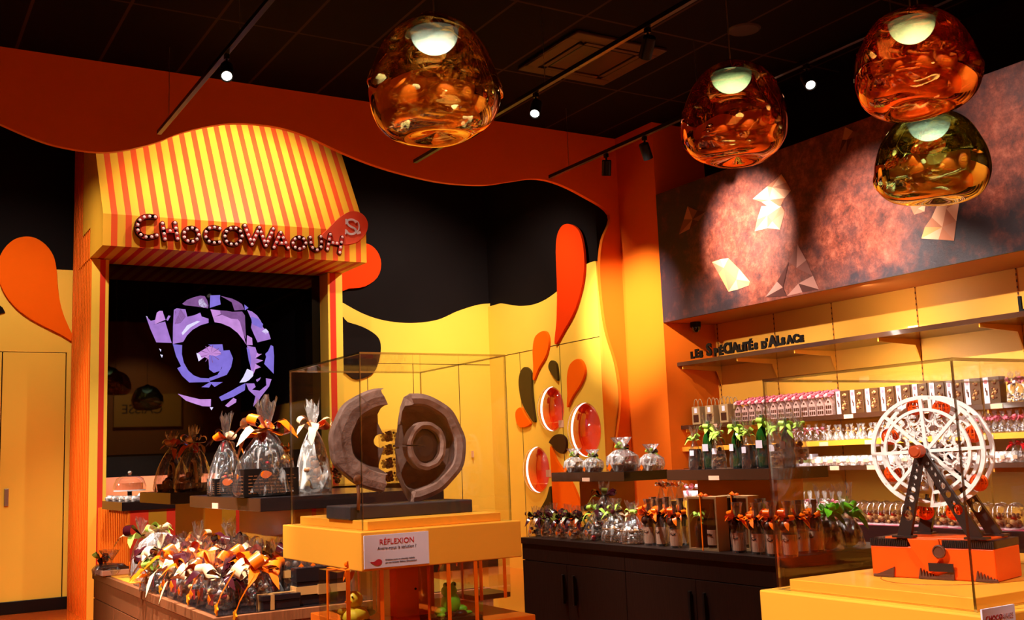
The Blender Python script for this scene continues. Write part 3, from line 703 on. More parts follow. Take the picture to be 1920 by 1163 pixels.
# portholes
for (c, rr, nm), lb in zip(phw, ['small round porthole niche lit by a white ring, upper left of the large one', 'large round orange porthole niche on the yellow wall behind the baskets', 'low round porthole niche with white ring beside the counter end']):
    t = thing('porthole_niche', lb, 'display niche', tuple(c)); R90 = Matrix.Rotation(math.pi/2, 4, 'Y')
    MB().lathe([(rr*.995, .0), (rr*.995, .15), (0, .15)], 40, M4=R90).build('niche_lining', M('niche_orange', (244, 62, 6), .35), t, smooth=False)
    MB().lathe([(rr*.99, .012), (rr*.985, .034+.02*rr)], 48, M4=R90).build('light_ring', emit_mat('led_ring', (255, 240, 225), 2.6), t)
    prof = [(rr*math.sin(a*math.pi/20), -rr*.42*math.cos(a*math.pi/20)) for a in range(0, 11)]
    MB().lathe(prof, 32, M4=R90).build('glass_dome', m_acr, t, smooth=True)
    if nm != 'large':
        mb = MB(); mb.box((.02, -rr*.7, -rr*.62), (.14, rr*.7, -rr*.59)); mb.build('glass_shelf', m_acr, t)
MB_l = MB().box((0, 0, 0), (.004, .11, .07))
for k, (x, y) in enumerate(((1052, 795), (1028, 888), (884, 852))):
    q = P(x, y, 'x', XD-.036) if k < 2 else P(x, y, 'y', YB-.006); tag(MB().box((0, -.05, -.04), (.006, .05, .04)).build('price_card', m_lab, org=(0,0,0)), ['pale price card right of the small porthole', 'pale price card right of the low porthole', 'pale card on the yellow wall behind the sculpture case'][k], 'price card').location = q

# ================================================================== CABINETS AND WORKTOPS
def cabinet(name, label, x0, x1, y0, y1, zt, mat, seam, hpx, hz=(.33, .50)):
    """unit whose doors face -x; y0 is the near end"""
    t = thing(name, label, 'cabinet', (x0, y0, 0))
    w = y1-y0
    MB().box((.02, 0, .06), (x1-x0, w, zt-.04)).build('body', mat, t)
    MB().box((.04, .01, 0), (x1-x0-.02, w-.01, .06)).build('plinth', m_black, t)
    MB().box((0, .002, zt-.145), (.02, w-.002, zt-.04)).build('apron', mat, t, bevel=.001)
    for a, b_, hy in ((.003, seam-.002, hpx[0]), (seam+.002, w-.003, hpx[1])):
        d = MB().box((0, a, .065), (.02, b_, zt-.15)).build('door', mat, t, bevel=.001)
        MB().box((-.022, hy-.008, hz[0]), (-.004, hy+.008, hz[1])).build('door_handle', m_black, d, bevel=.002)
    return t
ys = [6.62, solveY(255.5, 1.137, .7), 4.11]
for k, lb in enumerate(['brown wood cabinet unit at the far end under the left counter', 'brown wood cabinet unit at the near end under the left counter']):
    y1, y0 = ys[k], ys[k+1]
    if k == 0: sm = solveY(210, 1.137, .6)-y0
    else: sm = (y1-y0)/2
    cabinet('base_cabinet', lb, 1.145, 2.35, y0, y1, .75, m_wood_lit, sm, (sm-.05, sm+.05), (.36, .53))
t = tag(MB().box((0, 0, 0), (1.2, 2.52, .04)).build('worktop', [m_wood_lit], org=(0, 0, 0), bevel=.002), 'brown wood worktop of the left counter carrying the small gift bags', 'worktop'); t.location = (1.137, 4.105, .71)
tag(MB().box((0, 0, 0), (1.16, .9, .003)).build('counter_mat', m_orgY), 'amber liner on the far part of the left worktop', 'mat').location = (1.16, 5.7, .7505)
tag(MB().box((0, 0, 0), (1.16, 1.5, .003)).build('counter_mat', m_blk), 'black liner on the near part of the left worktop', 'mat').location = (1.16, 4.13, .7505)
yr = [6.256, solveY(1173, 3.81, .5), 3.85]
for k, lb in enumerate(['dark wenge cabinet unit at the far end of the middle counter', 'dark wenge cabinet unit nearest the ferris wheel case']):
    y1, y0 = yr[k], yr[k+1]; sm = solveY((1063, 1305)[k], 3.81, .5)-y0
    cabinet('base_cabinet', lb, 3.815, 4.72, y0, y1, .77, m_wood_shade, sm, (solveY((1073, 1318)[k], 3.79, .5)-y0, solveY((1053, 1291)[k], 3.79, .5)-y0), (.38, .56))
tag(MB().box((0, 0, 0), (.925, 2.41, .04)).build('worktop', m_wood_shade, bevel=.002), 'dark worktop of the middle counter carrying bottles and baskets', 'worktop').location = (3.805, 3.848, .73)
# ---- risers: black slab on an orange block
def riser(label, x0, x1, y0, y1, z0, z1, bx0, bx1, by0, by1, zb, cards=()):
    t = thing('display_riser', label, 'display riser', (x0, y0, zb)); O = Vector((x0, y0, zb))
    mb = MB(); mb.box((0, 0, z0-zb), (x1-x0, y1-y0, z1-zb), 0); mb.build('slab', m_blk, t, bevel=.002)
    MB().box((-.003, .0, z0-zb+.002), (0.0, y1-y0, z1-zb-.002)).build('front_edge', m_edge, t)  # brown sheet paints the warm reflection on the black slab's side
    MB().box((bx0-x0, by0-y0, 0), (bx1-x0, by1-y0, z0-zb)).build('block', m_orgY, t, bevel=.002)
    for px in cards:
        y = solveY(px, x0, z0)
        MB().box((-.006, y-y0-.045, z0-zb+.001), (-.003, y-y0+.045, z0-zb+.026)).build('price_label', m_lab, t)
    return t
riser('black topped riser at the back of the left counter holding two round handled baskets', 1.50, 2.3, 6.30, 7.10, 1.115, 1.180, 1.70, 1.80, 6.32, 7.02, .75)
riser('black topped riser in front of the kiosk carrying the large bottle gift packs', 1.40, 2.25, 4.352, 5.475, 1.122, 1.178, 1.64, 1.72, 4.62, 5.45, .753, [405])
riser('black topped riser seen through the sculpture case, carrying jars', 2.28, 3.1, 6.0, 6.6, 1.12, 1.178, 2.5, 2.9, 6.1, 6.5, 0)
riser('black topped riser with tulle wrapped baskets over the middle counter', 4.2, 4.56, 5.585, 6.44, 1.125, 1.188, 4.3, 4.52, solveY(1143, 4.3, .97), solveY(1088, 4.3, .97), .77, [1100])
riser('black topped riser with green bow bottle gifts over the middle counter', 4.2, 4.58, 4.212, 5.148, 1.13, 1.193, 4.3, 4.50, 4.33, solveY(1310, 4.3, .97), .77, [1340])

# ================================================================== WALL SHELVES
Y0S = 2.6
def shelf(label, z0, z1, mat, bracket=True, cards=(), xf=7.15, und=None):
    t = thing('wall_shelf', label, 'shelf', (xf, Y0S, z0))
    MB().box((0, 0, 0), (X3-xf-.007, YS-Y0S-.001, z1-z0)).build('board', [mat, und or mat], t, bevel=.001)
    if bracket:
        for y in (8.44, 7.63, 6.88, 5.94, 4.99, 4.05):
            mb = MB(); mb.prism([(.02, y-Y0S-.006, 0), (.54, y-Y0S-.006, 0), (.54, y-Y0S-.006, -.2), (.48, y-Y0S-.006, -.05), (.02, y-Y0S-.006, -.03)], (0, .012, 0)); mb.build('bracket', m_orgY, t)
    for y in cards: MB().box((-.004, y-Y0S-.05, .0), (-.001, y-Y0S+.05, .035)).build('price_label', m_lab, t)
    return t
shelf('top dark shelf of the right wall bay with the black word letters', 2.176, 2.216, m_edge)
shelf('second dark shelf of the right wall bay with kraft bags and dark boxes', 1.526, 1.567, m_edge, cards=[8.0, 7.3, 6.3, 5.5, 4.9])
shelf('orange shelf of the right wall bay with pink tied and clear bags', 1.302, 1.347, m_orgY, False, [6.6, 6.1, 5.0])
shelf('fourth dark shelf of the right wall bay with silver packs', 1.092, 1.130, m_edge, True, [6.5, 6.1])
tag(MB().box((0, 0, 0), (.69, 5.9, .65)).build('base_plinth', m_blk, bevel=.003), 'black plinth at the foot of the right wall bay carrying the domes', 'plinth').location = (7.0, 2.59, 0)
area((7.25, 6.0, 2.16), (7.55, 6.0, 1.2), 60, .1, 4.6)
area((7.12, 6.0, 2.60), (7.62, 6.0, 2.2), 30, .08, 4.6)
# ---- LES SPECIALITES D'ALSACE cut-out letters standing on the top shelf
sp = thing('shelf_lettering', "black cut-out words LES SPÉCIALITÉS D'ALSACE standing on the top right shelf", 'sign', (7.17, 8.3, 2.216))
c7 = lambda x, y: (1280+x/7.385, 600+y/7.385)
LS = [('L',118,533,84),('E',178,520,104),('S',240,518,84),('S',335,495,160),('P',440,495,96),('É',510,484,130),('C',570,468,140),('I',655,458,140),('A',690,452,130),('L',775,440,95),('I',828,430,78),('T',845,428,112),('É',915,414,145),('S',1000,404,80),('D',1095,396,92),("'",1160,352,86),('A',1200,372,145),('L',1305,352,125),('S',1375,340,90),('A',1450,330,108),('C',1535,315,105),('E',1630,303,82)]
for ch, x, yb, hh in LS:
    a = P(*c7(x, yb), 'x', 7.165); b_ = P(*c7(x, yb-hh), 'x', 7.165); h = (b_-a).length
    if ch in 'É': h *= .78
    if ch == "'": a = P(*c7(x, yb), 'x', 7.165); h *= 1.0
    text_obj(ch, h/.70, m_black, (a.x-7.17, a.y-8.3, max(a.z, 2.217)-2.216), (0, -1, 0), (0, 0, 1), sp, 'letter', ext=.008, align='LEFT', bold=.007)
sp2 = thing('shelf_lettering', 'black cut-out letter at the right edge of the photo on the top shelf', 'sign', (7.17, 4.66, 2.216))
text_obj('L', .16, m_black, (0, 0, 0), (0, -1, 0), (0, 0, 1), sp2, 'letter', ext=.008, align='LEFT', bold=.004)
# dome camera under the soffit
t = thing('dome_camera', 'small black dome camera under the soffit at the left end of the shelf bay', 'camera', (7.33, 8.38, 2.63))
MB().lathe([(0, 0), (.055, 0), (.055, -.05), (.05, -.055)], 20).build('housing', m_black, t, smooth=False)
MB().lathe([(.05, -.055), (.045, -.08), (.025, -.105), (0, -.112)], 20).build('dome', M('dome_glass', (10, 10, 12), .05, coat=1), t, smooth=True)

# ================================================================== GLASS CASES
def glass_case(name, label, x0, x1, y0, y1, z0, z1, th=.006):
    t = thing(name, label, 'glass case', (x0, y0, z0)); w, d, h = x1-x0, y1-y0, z1-z0
    def pane(nm, a, b_, thin):   # thin axis index: big faces clear, edges green
        mis = [1]*6; mis[2*thin] = mis[2*thin+1] = 0
        MB().box(a, b_, mis=mis).build(nm, [m_glass, m_gedge], t)
    pane('side_pane', (0, th, 0), (th, d-th, h-th), 0); pane('side_pane', (w-th, th, 0), (w, d-th, h-th), 0)
    pane('front_pane', (0, 0, 0), (w, th, h-th), 1); pane('back_pane', (0, d-th, 0), (w, d, h-th), 1)
    pane('top_pane', (0, 0, h-th), (w, d, h), 2)
    return t
def sign_panel(name, label, o3, ex, w, h, cat='sign'):
    t = thing(name, label, cat, o3); return t
c1 = (1.284, 1.806, 3.02, 3.66)
pl = thing('case_plinth', 'amber plinth on a narrow column under the sculpture case', 'plinth', (1.265, 2.99, 0))
MB().box((0, 0, .985), (.557, .70, 1.10)).build('box', m_orgY, pl, bevel=.003)
MB().box((.045, .055, 1.10), (.515, .645, 1.128)).build('raised_floor', m_orgY, pl, bevel=.002)
cx0 = solveX(742, 3.27, .95)
MB().box((cx0-1.265, .28, 0), (cx0-1.265+.14, .28+.16, .985)).build('column', m_org, pl, bevel=.002)
MB().box((cx0-1.265-.17, .0, .75), (cx0-1.265+.36, .62, .80)).build('tier', m_org, pl, bevel=.003)
for x, z in ((.105, .885),): MB().lathe([(0, -.001), (.004, -.001), (.004, .002)], 8, M4=Matrix.Rotation(-math.pi/2, 4, 'X'), c=(cx0-1.265+.07, .279, z)).build('screw', m_black, pl)
glass_case('glass_case', 'clear glass case over the two broken dark chocolate shells', *c1, 1.101, 1.643)
# sign card
def card(name, label, p0, p1, h0, yv, zofs=0):
    pass
s1 = P(682, 1004, 'y', 2.985); s2 = P(803, 995, 'y', 2.985); s3 = P(681, 1068, 'y', 2.985)
t = thing('sign_card', 'white card reading RÉFLEXION on the front of the amber plinth', 'sign', (s1.x, 2.984, s3.z)); w = s2.x-s1.x; h = s1.z-s3.z-.002
MB().box((0, 0, 0), (w, .004, h)).build('card', m_paper, t)
ey = (0, 0, 1); ex = (1, 0, 0)
text_obj('RÉFLEXION', h*.235, m_redtx, (w*.50, -.001, h*.70), ex, ey, t, 'heading')
text_obj('Avons-nous la solution ?', h*.135, m_txt, (w*.50, -.001, h*.545), ex, ey, t, 'subheading')
text_obj('Création toute en chocolat réalisée', h*.07, m_txt, (w*.315, -.001, h*.205), ex, ey, t, 'small_print', align='LEFT')
text_obj('par nos Artisans Maîtres Chocolatiers', h*.07, m_txt, (w*.315, -.001, h*.12), ex, ey, t, 'small_print', align='LEFT')
q = spline([(310,822),(400,815),(460,770),(520,752),(575,775),(592,825),(560,880),(500,908),(430,900),(370,868)], closed=True, n=4)
lp = [P(670+x/12.8, 990+y/12.8, 'y', 2.984)-Vector((s1.x, 2.984, s3.z))+Vector((0, -.001, .0)) for x, y in q]
MB().prism(lp, (0, -.0006, 0)).build('drop_logo', m_redtx, t)
# ---- sculpture: slab + two half shells
sc_ = thing('chocolate_sculpture', 'two broken dusty chocolate half shells standing on a dark slab in the glass case', 'sculpture', (1.30, 3.16, 1.128))
SCO = Vector((1.30, 3.16, 1.128))
rs = random.Random(4)
MB().box((0, 0, 0), (.44, .20, .042)).build('slab', m_slab, sc_, bevel=.004)
YSC = 3.25
def shell(ctr, R, prof, a0, a1, name, mat, tilt, seg=84, jag=.008, seed=1, swap=False):
    rs = random.Random(seed); C0 = P(*ctr, 'y', YSC); k = mpp(C0); mb = MB(); n = seg; i0 = 0; cnt = n+1
    jj = [rs.uniform(-1, 1) for _ in prof]; V = []
    for pi, (r, dy) in enumerate(prof):
        for j in range(cnt):
            t = math.radians(a0+(a1-a0)*j/n); edge = 1 if j in (0, n) else 0
            q = r*(1+.012*math.sin(t*5+seed)+.008*math.sin(t*11))
            x = q*R[0]*k*math.cos(t); z = q*R[1]*k*math.sin(t); y = dy*R[0]*k
            if edge: x += jag*rs.uniform(-1, 1)+jj[pi]*jag*.5
            V.append(Vector((x, y, z)))
    Rm = Matrix.Rotation(math.radians(tilt), 3, 'Z')
    mb.v = [tuple(Rm @ v + C0 - SCO) for v in V]
    m = len(prof)
    for p_ in range(m):
        for j in range(n):
            A = p_*cnt+j; B = ((p_+1) % m)*cnt+j; mb.f.append((A, A+1, B+1, B)); mb.m.append(0)
    mb.f.append(tuple(p_*cnt for p_ in range(m))); mb.m.append(0); mb.f.append(tuple(p_*cnt+n for p_ in range(m))[::-1]); mb.m.append(0)
    o = mb.build(name, mat, sc_, smooth=False)
    return o
prof = [(1.0, .0), (1.03, .15), (.98, .42), (.8, .68), (.5, .82), (.02, .86), (.02, .74), (.45, .70), (.70, .55), (.80, .3), (.80, .06), (.82, -.02), (.92, -.04)]
shell((773, 838), (109, 100), prof, -89, 89, 'right_shell', m_sculpt, -6, seed=3)
shell((801, 836), (38, 45), [(1.0, 0), (1.0, .8), (.3, 1.1), (.3, 1.0), (.72, .7), (.72, .05), (.86, -.05)], -180, 176, 'inner_cup', m_sculpt, -6, jag=0, seed=5)
shell((801, 836), (27, 32), [(1.0, .55), (.8, .7), (.02, .9), (.02, .45), (.6, .38), (.9, .45)], -180, 176, 'core', m_sculptd, -6, jag=0, seed=5)
lprof = [(1.0, .0), (1.02, .2), (.96, .5), (.75, .8), (.5, .95), (.16, 1.1), (.14, .95), (.38, .92), (.54, .78), (.63, .4), (.66, .05), (.68, -.02), (.84, -.04), (.97, -.02)]
shell((735, 824), (114, 98), lprof, 98, 262, 'left_shell', m_sculpt, -14, seed=9, jag=.012)
q0 = P(661, 900, 'y', 3.2)-SCO
mb = MB(); mb.tube([(q0.x, 0, .03), (q0.x+.004, 0, .07), (q0.x, 0, q0.z)], .006, 8); mb.ball((q0.x, -.004, q0.z), .016, 12, sc=(1, .45, 1)); mb.build('chocolate_flower', m_chocm, sc_, smooth=True)

# ---- case 2
c2 = (2.03, 2.95, 1.486, 2.07)
pl2 = thing('case_plinth', 'amber plinth under the ferris wheel case at the lower right', 'plinth', (1.995, 1.44, 0))
MB().box((0, 0, .0), (1.0, .66, .938)).build('box', m_orgY, pl2, bevel=.004)
MB().box((.05, .06, .938), (.94, .60, .965)).build('raised_floor', m_orgY, pl2, bevel=.002)
t0 = MB(); t0.tube([(.42+.27*math.cos(a/40*2*math.pi), .33+.18*math.sin(a/40*2*math.pi), .9653) for a in range(40)], .0012, 6, closed=True); t0.build('turntable_groove', M('groove_brown', (170, 90, 20), .5), pl2)
glass_case('glass_case', 'large clear glass case over the white ferris wheel model', *c2, .939, 1.482, th=.007)
s1 = P(1836, 1143, 'y', 1.44); s2 = P(1897, 1134, 'y', 1.44)
t = thing('sign_card', 'pale card beginning with CHOCO on the ferris wheel plinth', 'sign', (s1.x, 1.434, s1.z-.062)); w = s2.x-s1.x; h = .062
MB().box((0, 0, 0), (w, .004, h)).build('card', m_paper, t)
m_pale = M('pale_pink_print', (236, 186, 190), .6)
text_obj('CHOCO', h*.235, m_redtx, (w*.08, -.001, h*.60), ex, ey, t, 'heading', align='LEFT')
text_obj('FAIRIES', h*.235, m_pale, (w*.50, -.001, h*.60), ex, ey, t, 'heading', align='LEFT')
text_obj('Moment d\'émotions', h*.13, m_txt, (w*.5, -.001, h*.36), ex, ey, t, 'subheading')

# ================================================================== FERRIS WHEEL MODEL
zf = .966
A = P(1637, 1080, 'z', zf); Bp = P(1870, 1093, 'z', zf); u = (Bp-A); LW = u.length; u.normalize(); ang = math.atan2(u.y, u.x)
fwl = thing('ferris_wheel_model', 'white chocolate ferris wheel with orange cabins on an orange base', 'sculpture', tuple(A), ang)
# local: x along front, y = depth away, z up
D = .15; kk = mpp(A+u*LW/2)
b1 = .077
mb = MB(); mb.box((0, 0, 0), (LW, D, b1))
mb.build('base', m_wor, fwl, bevel=.003)
MB().box((.035, .012, b1), (LW-.02, D-.012, b1+.022)).build('deck', m_wor, fwl, bevel=.002)
mb = MB()
for x0, x1 in ((.0, .10), (LW-.125, LW-.0)): 
    mb.box((x0, -.001, b1), (x1, .02, b1+.018)); x = x0+.003
    while x < x1-.003: mb.box((x, -.003, b1+.001), (x+.0025, 0, b1+.017)); x += .005
mb.box((LW-.02, 0, b1), (LW, D, b1+.018)); mb.box((0, 0, b1), (.02, D, b1+.018))
mb.build('ribbed_trim', m_dkchoc, fwl)
mb = MB(); mb.prism([(.105, -.001, b1+.02), (.115, -.001, b1-.005), (.155, -.001, .015), (LW-.155, -.001, .015), (LW-.125, -.001, b1-.02), (LW-.13, -.001, b1+.02)], (0, -.008, 0)); mb.build('centre_panel', m_wor, fwl, bevel=.001)
MB().box((.155, -.0115, .02), (.155+.062, -.0085, .040)).build('slot', m_dkchoc, fwl)
Rx = Matrix.Rotation(math.pi/2, 4, 'X')
MB().lathe([(0, .004), (.012, .004), (.013, .006), (.016, .005), (.0165, 0)], 24, M4=Rx, c=(.185, -.009, .068)).build('medallion', M('bronze_choc', (92, 56, 44), .35), fwl)
mb = MB(); rs = random.Random(2)
for x0, fl in ((.005, 1), (.125, -1), (LW-.155, 1), (LW-.048, -1)):
    for k in range(7):
        t = k/6 if fl > 0 else 1-k/6; hgt = .006+.02*t
        xx = x0+k*.0075
        mb.prism([(xx, -.001, 0), (xx+.009, -.001, 0), (xx+.009+.003*fl, -.001, hgt), (xx+.004, -.001, hgt*.8)], (0, -.005, 0))
    mb.tube([(x0, -.003, .003), (x0+.05, -.003, .004)], .004, 6)
mb.build('leaf_ornament', M('bronze_choc'), fwl)
# wheel: solve centre height so the hub lands where the photo shows it
hx = .158; hubw = A + u*hx; 
HC = P(1736, 846, 'y', hubw.y); hz = 0.
nrm = Vector((-math.sin(ang), math.cos(ang), 0))   # depth direction
# intersection of view ray with the front wheel plane
d = ray(1736, 846); p0 = A + nrm*.035
tt = (p0-CAM).dot(nrm)/d.dot(nrm); hub = CAM + d*tt
hx = (hub-A).dot(u); hz = hub.z-A.z; kw = depth(hub)/F
R = 104*kw; RI = 80*kw; yf, yb_ = .035, .088
def ringmesh(mb, r, w, y, th, n=56, cx=None, sx=1.06):
    i0 = len(mb.v)
    for j in range(n):
        t = 2*math.pi*j/n; c, s = math.cos(t)*sx, math.sin(t)
        for rr, yy in ((r-w, y), (r, y), (r, y+th), (r-w, y+th)): mb.v.append((hx+rr*c, yy, hz+rr*s))
    for j in range(n):
        for k in range(4):
            A_ = i0+4*j+k; B_ = i0+4*j+(k+1) % 4; C_ = i0+4*((j+1) % n)+(k+1) % 4; D_ = i0+4*((j+1) % n)+k
            mb.f.append((A_, B_, C_, D_)); mb.m.append(0)
for nm, y in (('front_rim', yf), ('back_rim', yb_)):
    mb = MB(); ringmesh(mb, R, 7*kw, y, .007); ringmesh(mb, RI, 5.5*kw, y, .007)
    for k in range(8):
        a = math.pi*k/4+.03
        mb.beam((hx, y+.0035, hz), (hx+(R-.004)*1.06*math.cos(a), y+.0035, hz+(R-.004)*math.sin(a)), .0085, .008, upv=(0, 1, 0))
    rs = random.Random(7 if y == yf else 11)
    for k in range(8):       # scrolled filigree between the spokes
        a0 = math.pi*k/4+.03
        for rr, da, sz, ph in ((.80, .26, .34, 0), (.82, .55, .30, 2), (.55, .40, .30, 1), (.62, .15, .18, 3), (.40, .30, .20, 4), (.36, .55, .14, 5), (.64, .62, .18, 1.2), (.9, .38, .16, .5)):
            a = a0+da; c0 = Vector((hx+RI*rr*1.06*math.cos(a), 0, hz+RI*rr*math.sin(a))); r_ = RI*sz*.5; p_ = a+ph+rs.uniform(-.5, .5)
            o1 = [(c0.x+r_*math.cos(p_+t*.45), y+.001, c0.z+r_*math.sin(p_+t*.45)) for t in range(11)]
            c2_ = Vector((c0.x+r_*.36*math.cos(p_+2.2), 0, c0.z+r_*.36*math.sin(p_+2.2))); s_r = r_*.72
            i1 = [(c2_.x*0+c0.x+(c0.x-c2_.x)*(-.45)*math.sin(t/10*math.pi)+(o1[t][0]-c0.x)*(1-.55*math.sin(t/10*math.pi)), y+.001, c0.z+(c0.z-c2_.z)*(-.45)*math.sin(t/10*math.pi)+(o1[t][2]-c0.z)*(1-.55*math.sin(t/10*math.pi))) for t in range(11)]
            for t in range(10):
                mb.prism([o1[t], o1[t+1], i1[t+1], i1[t]], (0, .004, 0))
    mb.build(nm, m_white, fwl)
mb = MB()
for k in range(8):
    a = math.pi*k/4+math.pi/8+.25; mb.beam((hx+(R-.006)*1.06*math.cos(a), yf, hz+(R-.006)*math.sin(a)), (hx+(R-.006)*1.06*math.cos(a), yb_+.007, hz+(R-.006)*math.sin(a)), .006, .006)
mb.build('cross_bars', m_white, fwl)
for ax_, az_ in ((-24, 84), (27, 78), (-80, 30), (83, 28), (-81, -41), (84, -60), (-22, -113), (34, -113)):   # cabins (px offsets from hub)
    cx_, cz_ = hx+ax_*kw*1.0, hz+az_*kw-.0; r_ = 14.5*kw; ym = (yf+yb_)/2+.003; mb = MB()
    for k in range(6):
        t = math.pi*k/6; mb.tube([(cx_+r_*math.cos(t)*math.cos(a*math.pi/8)*1.0, ym+r_*math.sin(t)*math.cos(a*math.pi/8), cz_+r_*math.sin(a*math.pi/8)) for a in range(16)], r_*.13, 5, closed=True)
    mb.lathe([(0, -.5*r_), (r_*.9, -.45*r_), (r_*.97, -.2*r_), (r_*1.03, -.2*r_), (r_*.9, -.62*r_), (r_*.3, -r_)], 16, c=(cx_, ym, cz_)); mb.lathe([(r_*1.04, -.05*r_), (r_*1.04, .1*r_), (r_*.94, .1*r_), (r_*.94, -.05*r_), (r_*1.04, -.05*r_)], 16, c=(cx_, ym, cz_))
    mb.lathe([(r_*.8, .55*r_), (r_*.5, .85*r_), (0, r_*1.08)], 16, c=(cx_, ym, cz_))
    mb.build('cabin', m_wor, fwl, smooth=False)
# legs with round holes
def curve_mesh(loops, th):
    cu = bpy.data.curves.new('plate', 'CURVE'); cu.dimensions = '2D'; cu.fill_mode = 'BOTH'; cu.extrude = th/2; cu.bevel_depth = 0
    for lp in loops:
        s_ = cu.splines.new('POLY'); s_.points.add(len(lp)-1); s_.use_cyclic_u = True
        for q, (a, b_) in zip(s_.points, lp): q.co = (a, b_, 0, 1)
    o = bpy.data.objects.new('plate', cu); COL.objects.link(o); dg = bpy.context.evaluated_depsgraph_get(); dg.update()
    me = bpy.data.meshes.new_from_object(o.evaluated_get(dg)); bpy.data.objects.remove(o); bpy.data.curves.remove(cu); return me
zd = b1+.022
for y_ in (.006, .115):
    for fx, sgn_ in ((hx-46*kw, -1), (hx+92*kw*.98, 1)):
        dxt = Vector((fx-hx, 0, zd-hz)); L = dxt.length; dv = dxt.normalized(); pv = Vector((-dv.z, 0, dv.x))
        w0, w1 = .0125, .023
        def q2(s_, t_): p = Vector((hx, 0, hz))+dv*s_+pv*t_; return (p.x, p.z)
        outer = [q2(-.004, -w0*.8), q2(-.004, w0*.8), q2(L, w1*.75), q2(L, -w1*.75)]
        hs = []
        s_ = .035
        for rr in (.0045, .0055, .006, .004, .0085, .0095, .006, .0135):
            if s_+rr > L-.012: break
            hs.append([q2(s_+rr*math.cos(2*math.pi*a/14), rr*math.sin(2*math.pi*a/14)) for a in range(14)]); s_ += rr*2+.006
        me = curve_mesh([outer]+hs, .012)
        for v in me.vertices: v.co = (v.co.x, y_+v.co.z, v.co.y)
        me.materials.clear(); me.materials.append(m_dkchoc); o = bpy.data.objects.new('leg', me); COL.objects.link(o); o.parent = fwl
        MB().box((fx-.026, y_-.016, zd), (fx+.026, y_+.016, zd+.005)).build('foot_plate', m_dkchoc, o)
MB().lathe([(0, .032), (.011, .032), (.014, .029), (.016, .029), (.016, 0)], 24, M4=Rx, c=(hx, .002, hz)).build('hub_cap', M('hub_terracotta', (176, 70, 36), .35), fwl)
mb = MB(); mb.tube([(hx, .0, hz), (hx, .12, hz)], .007, 12); mb.build('axle', m_dkchoc, fwl)

# ================================================================== PENDANTS
def sm(c, t, r, base, edge): return clear_mat(c, t, r, rough=.0, base=base, edge=edge, blend=.4)
m_diff = emit_mat('lamp_diffuser', (255, 250, 225), 9)
_nt = m_diff.node_tree; _tc = _nt.nodes.new('ShaderNodeTexCoord'); _sp = _nt.nodes.new('ShaderNodeSeparateXYZ'); _mr = _nt.nodes.new('ShaderNodeMapRange')
_nt.links.new(_tc.outputs['Generated'], _sp.inputs[0]); _nt.links.new(_sp.outputs[2], _mr.inputs['Value'])   # LED bowl: brightest at its lower tip
_mr.inputs['From Min'].default_value = .75; _mr.inputs['From Max'].default_value = .1; _mr.inputs['To Min'].default_value = 1.0; _mr.inputs['To Max'].default_value = 22
_nt.links.new(_mr.outputs[0], [n for n in _nt.nodes if n.type == 'EMISSION'][0].inputs[1])
PEN = [  # px centre, half w, half h px, dist, tint, refl, seed, label
 ((817, 150), 123, 118, 4.06, (.62, .70, .62), (1.0, .64, .28), 1, 'gold mirrored blob pendant lamp, largest and leftmost'),
 ((1376, 213), 103, 96, 4.79, (.48, .62, .36), (1.0, .42, .22), 2, 'copper mirrored blob pendant lamp hanging on its own between the gold lamp and the pair'),
 ((1716, 115), 115, 96, 4.29, (.66, .66, .36), (1.0, .40, .20), 3, 'copper mirrored blob pendant lamp, upper one of the pair at the right'),
 ((1748, 296), 104, 88, 4.74, (.34, .46, .36), (1.0, .76, .34), 4, 'smoky gold mirrored blob pendant lamp, lower one of the pair at the right')]
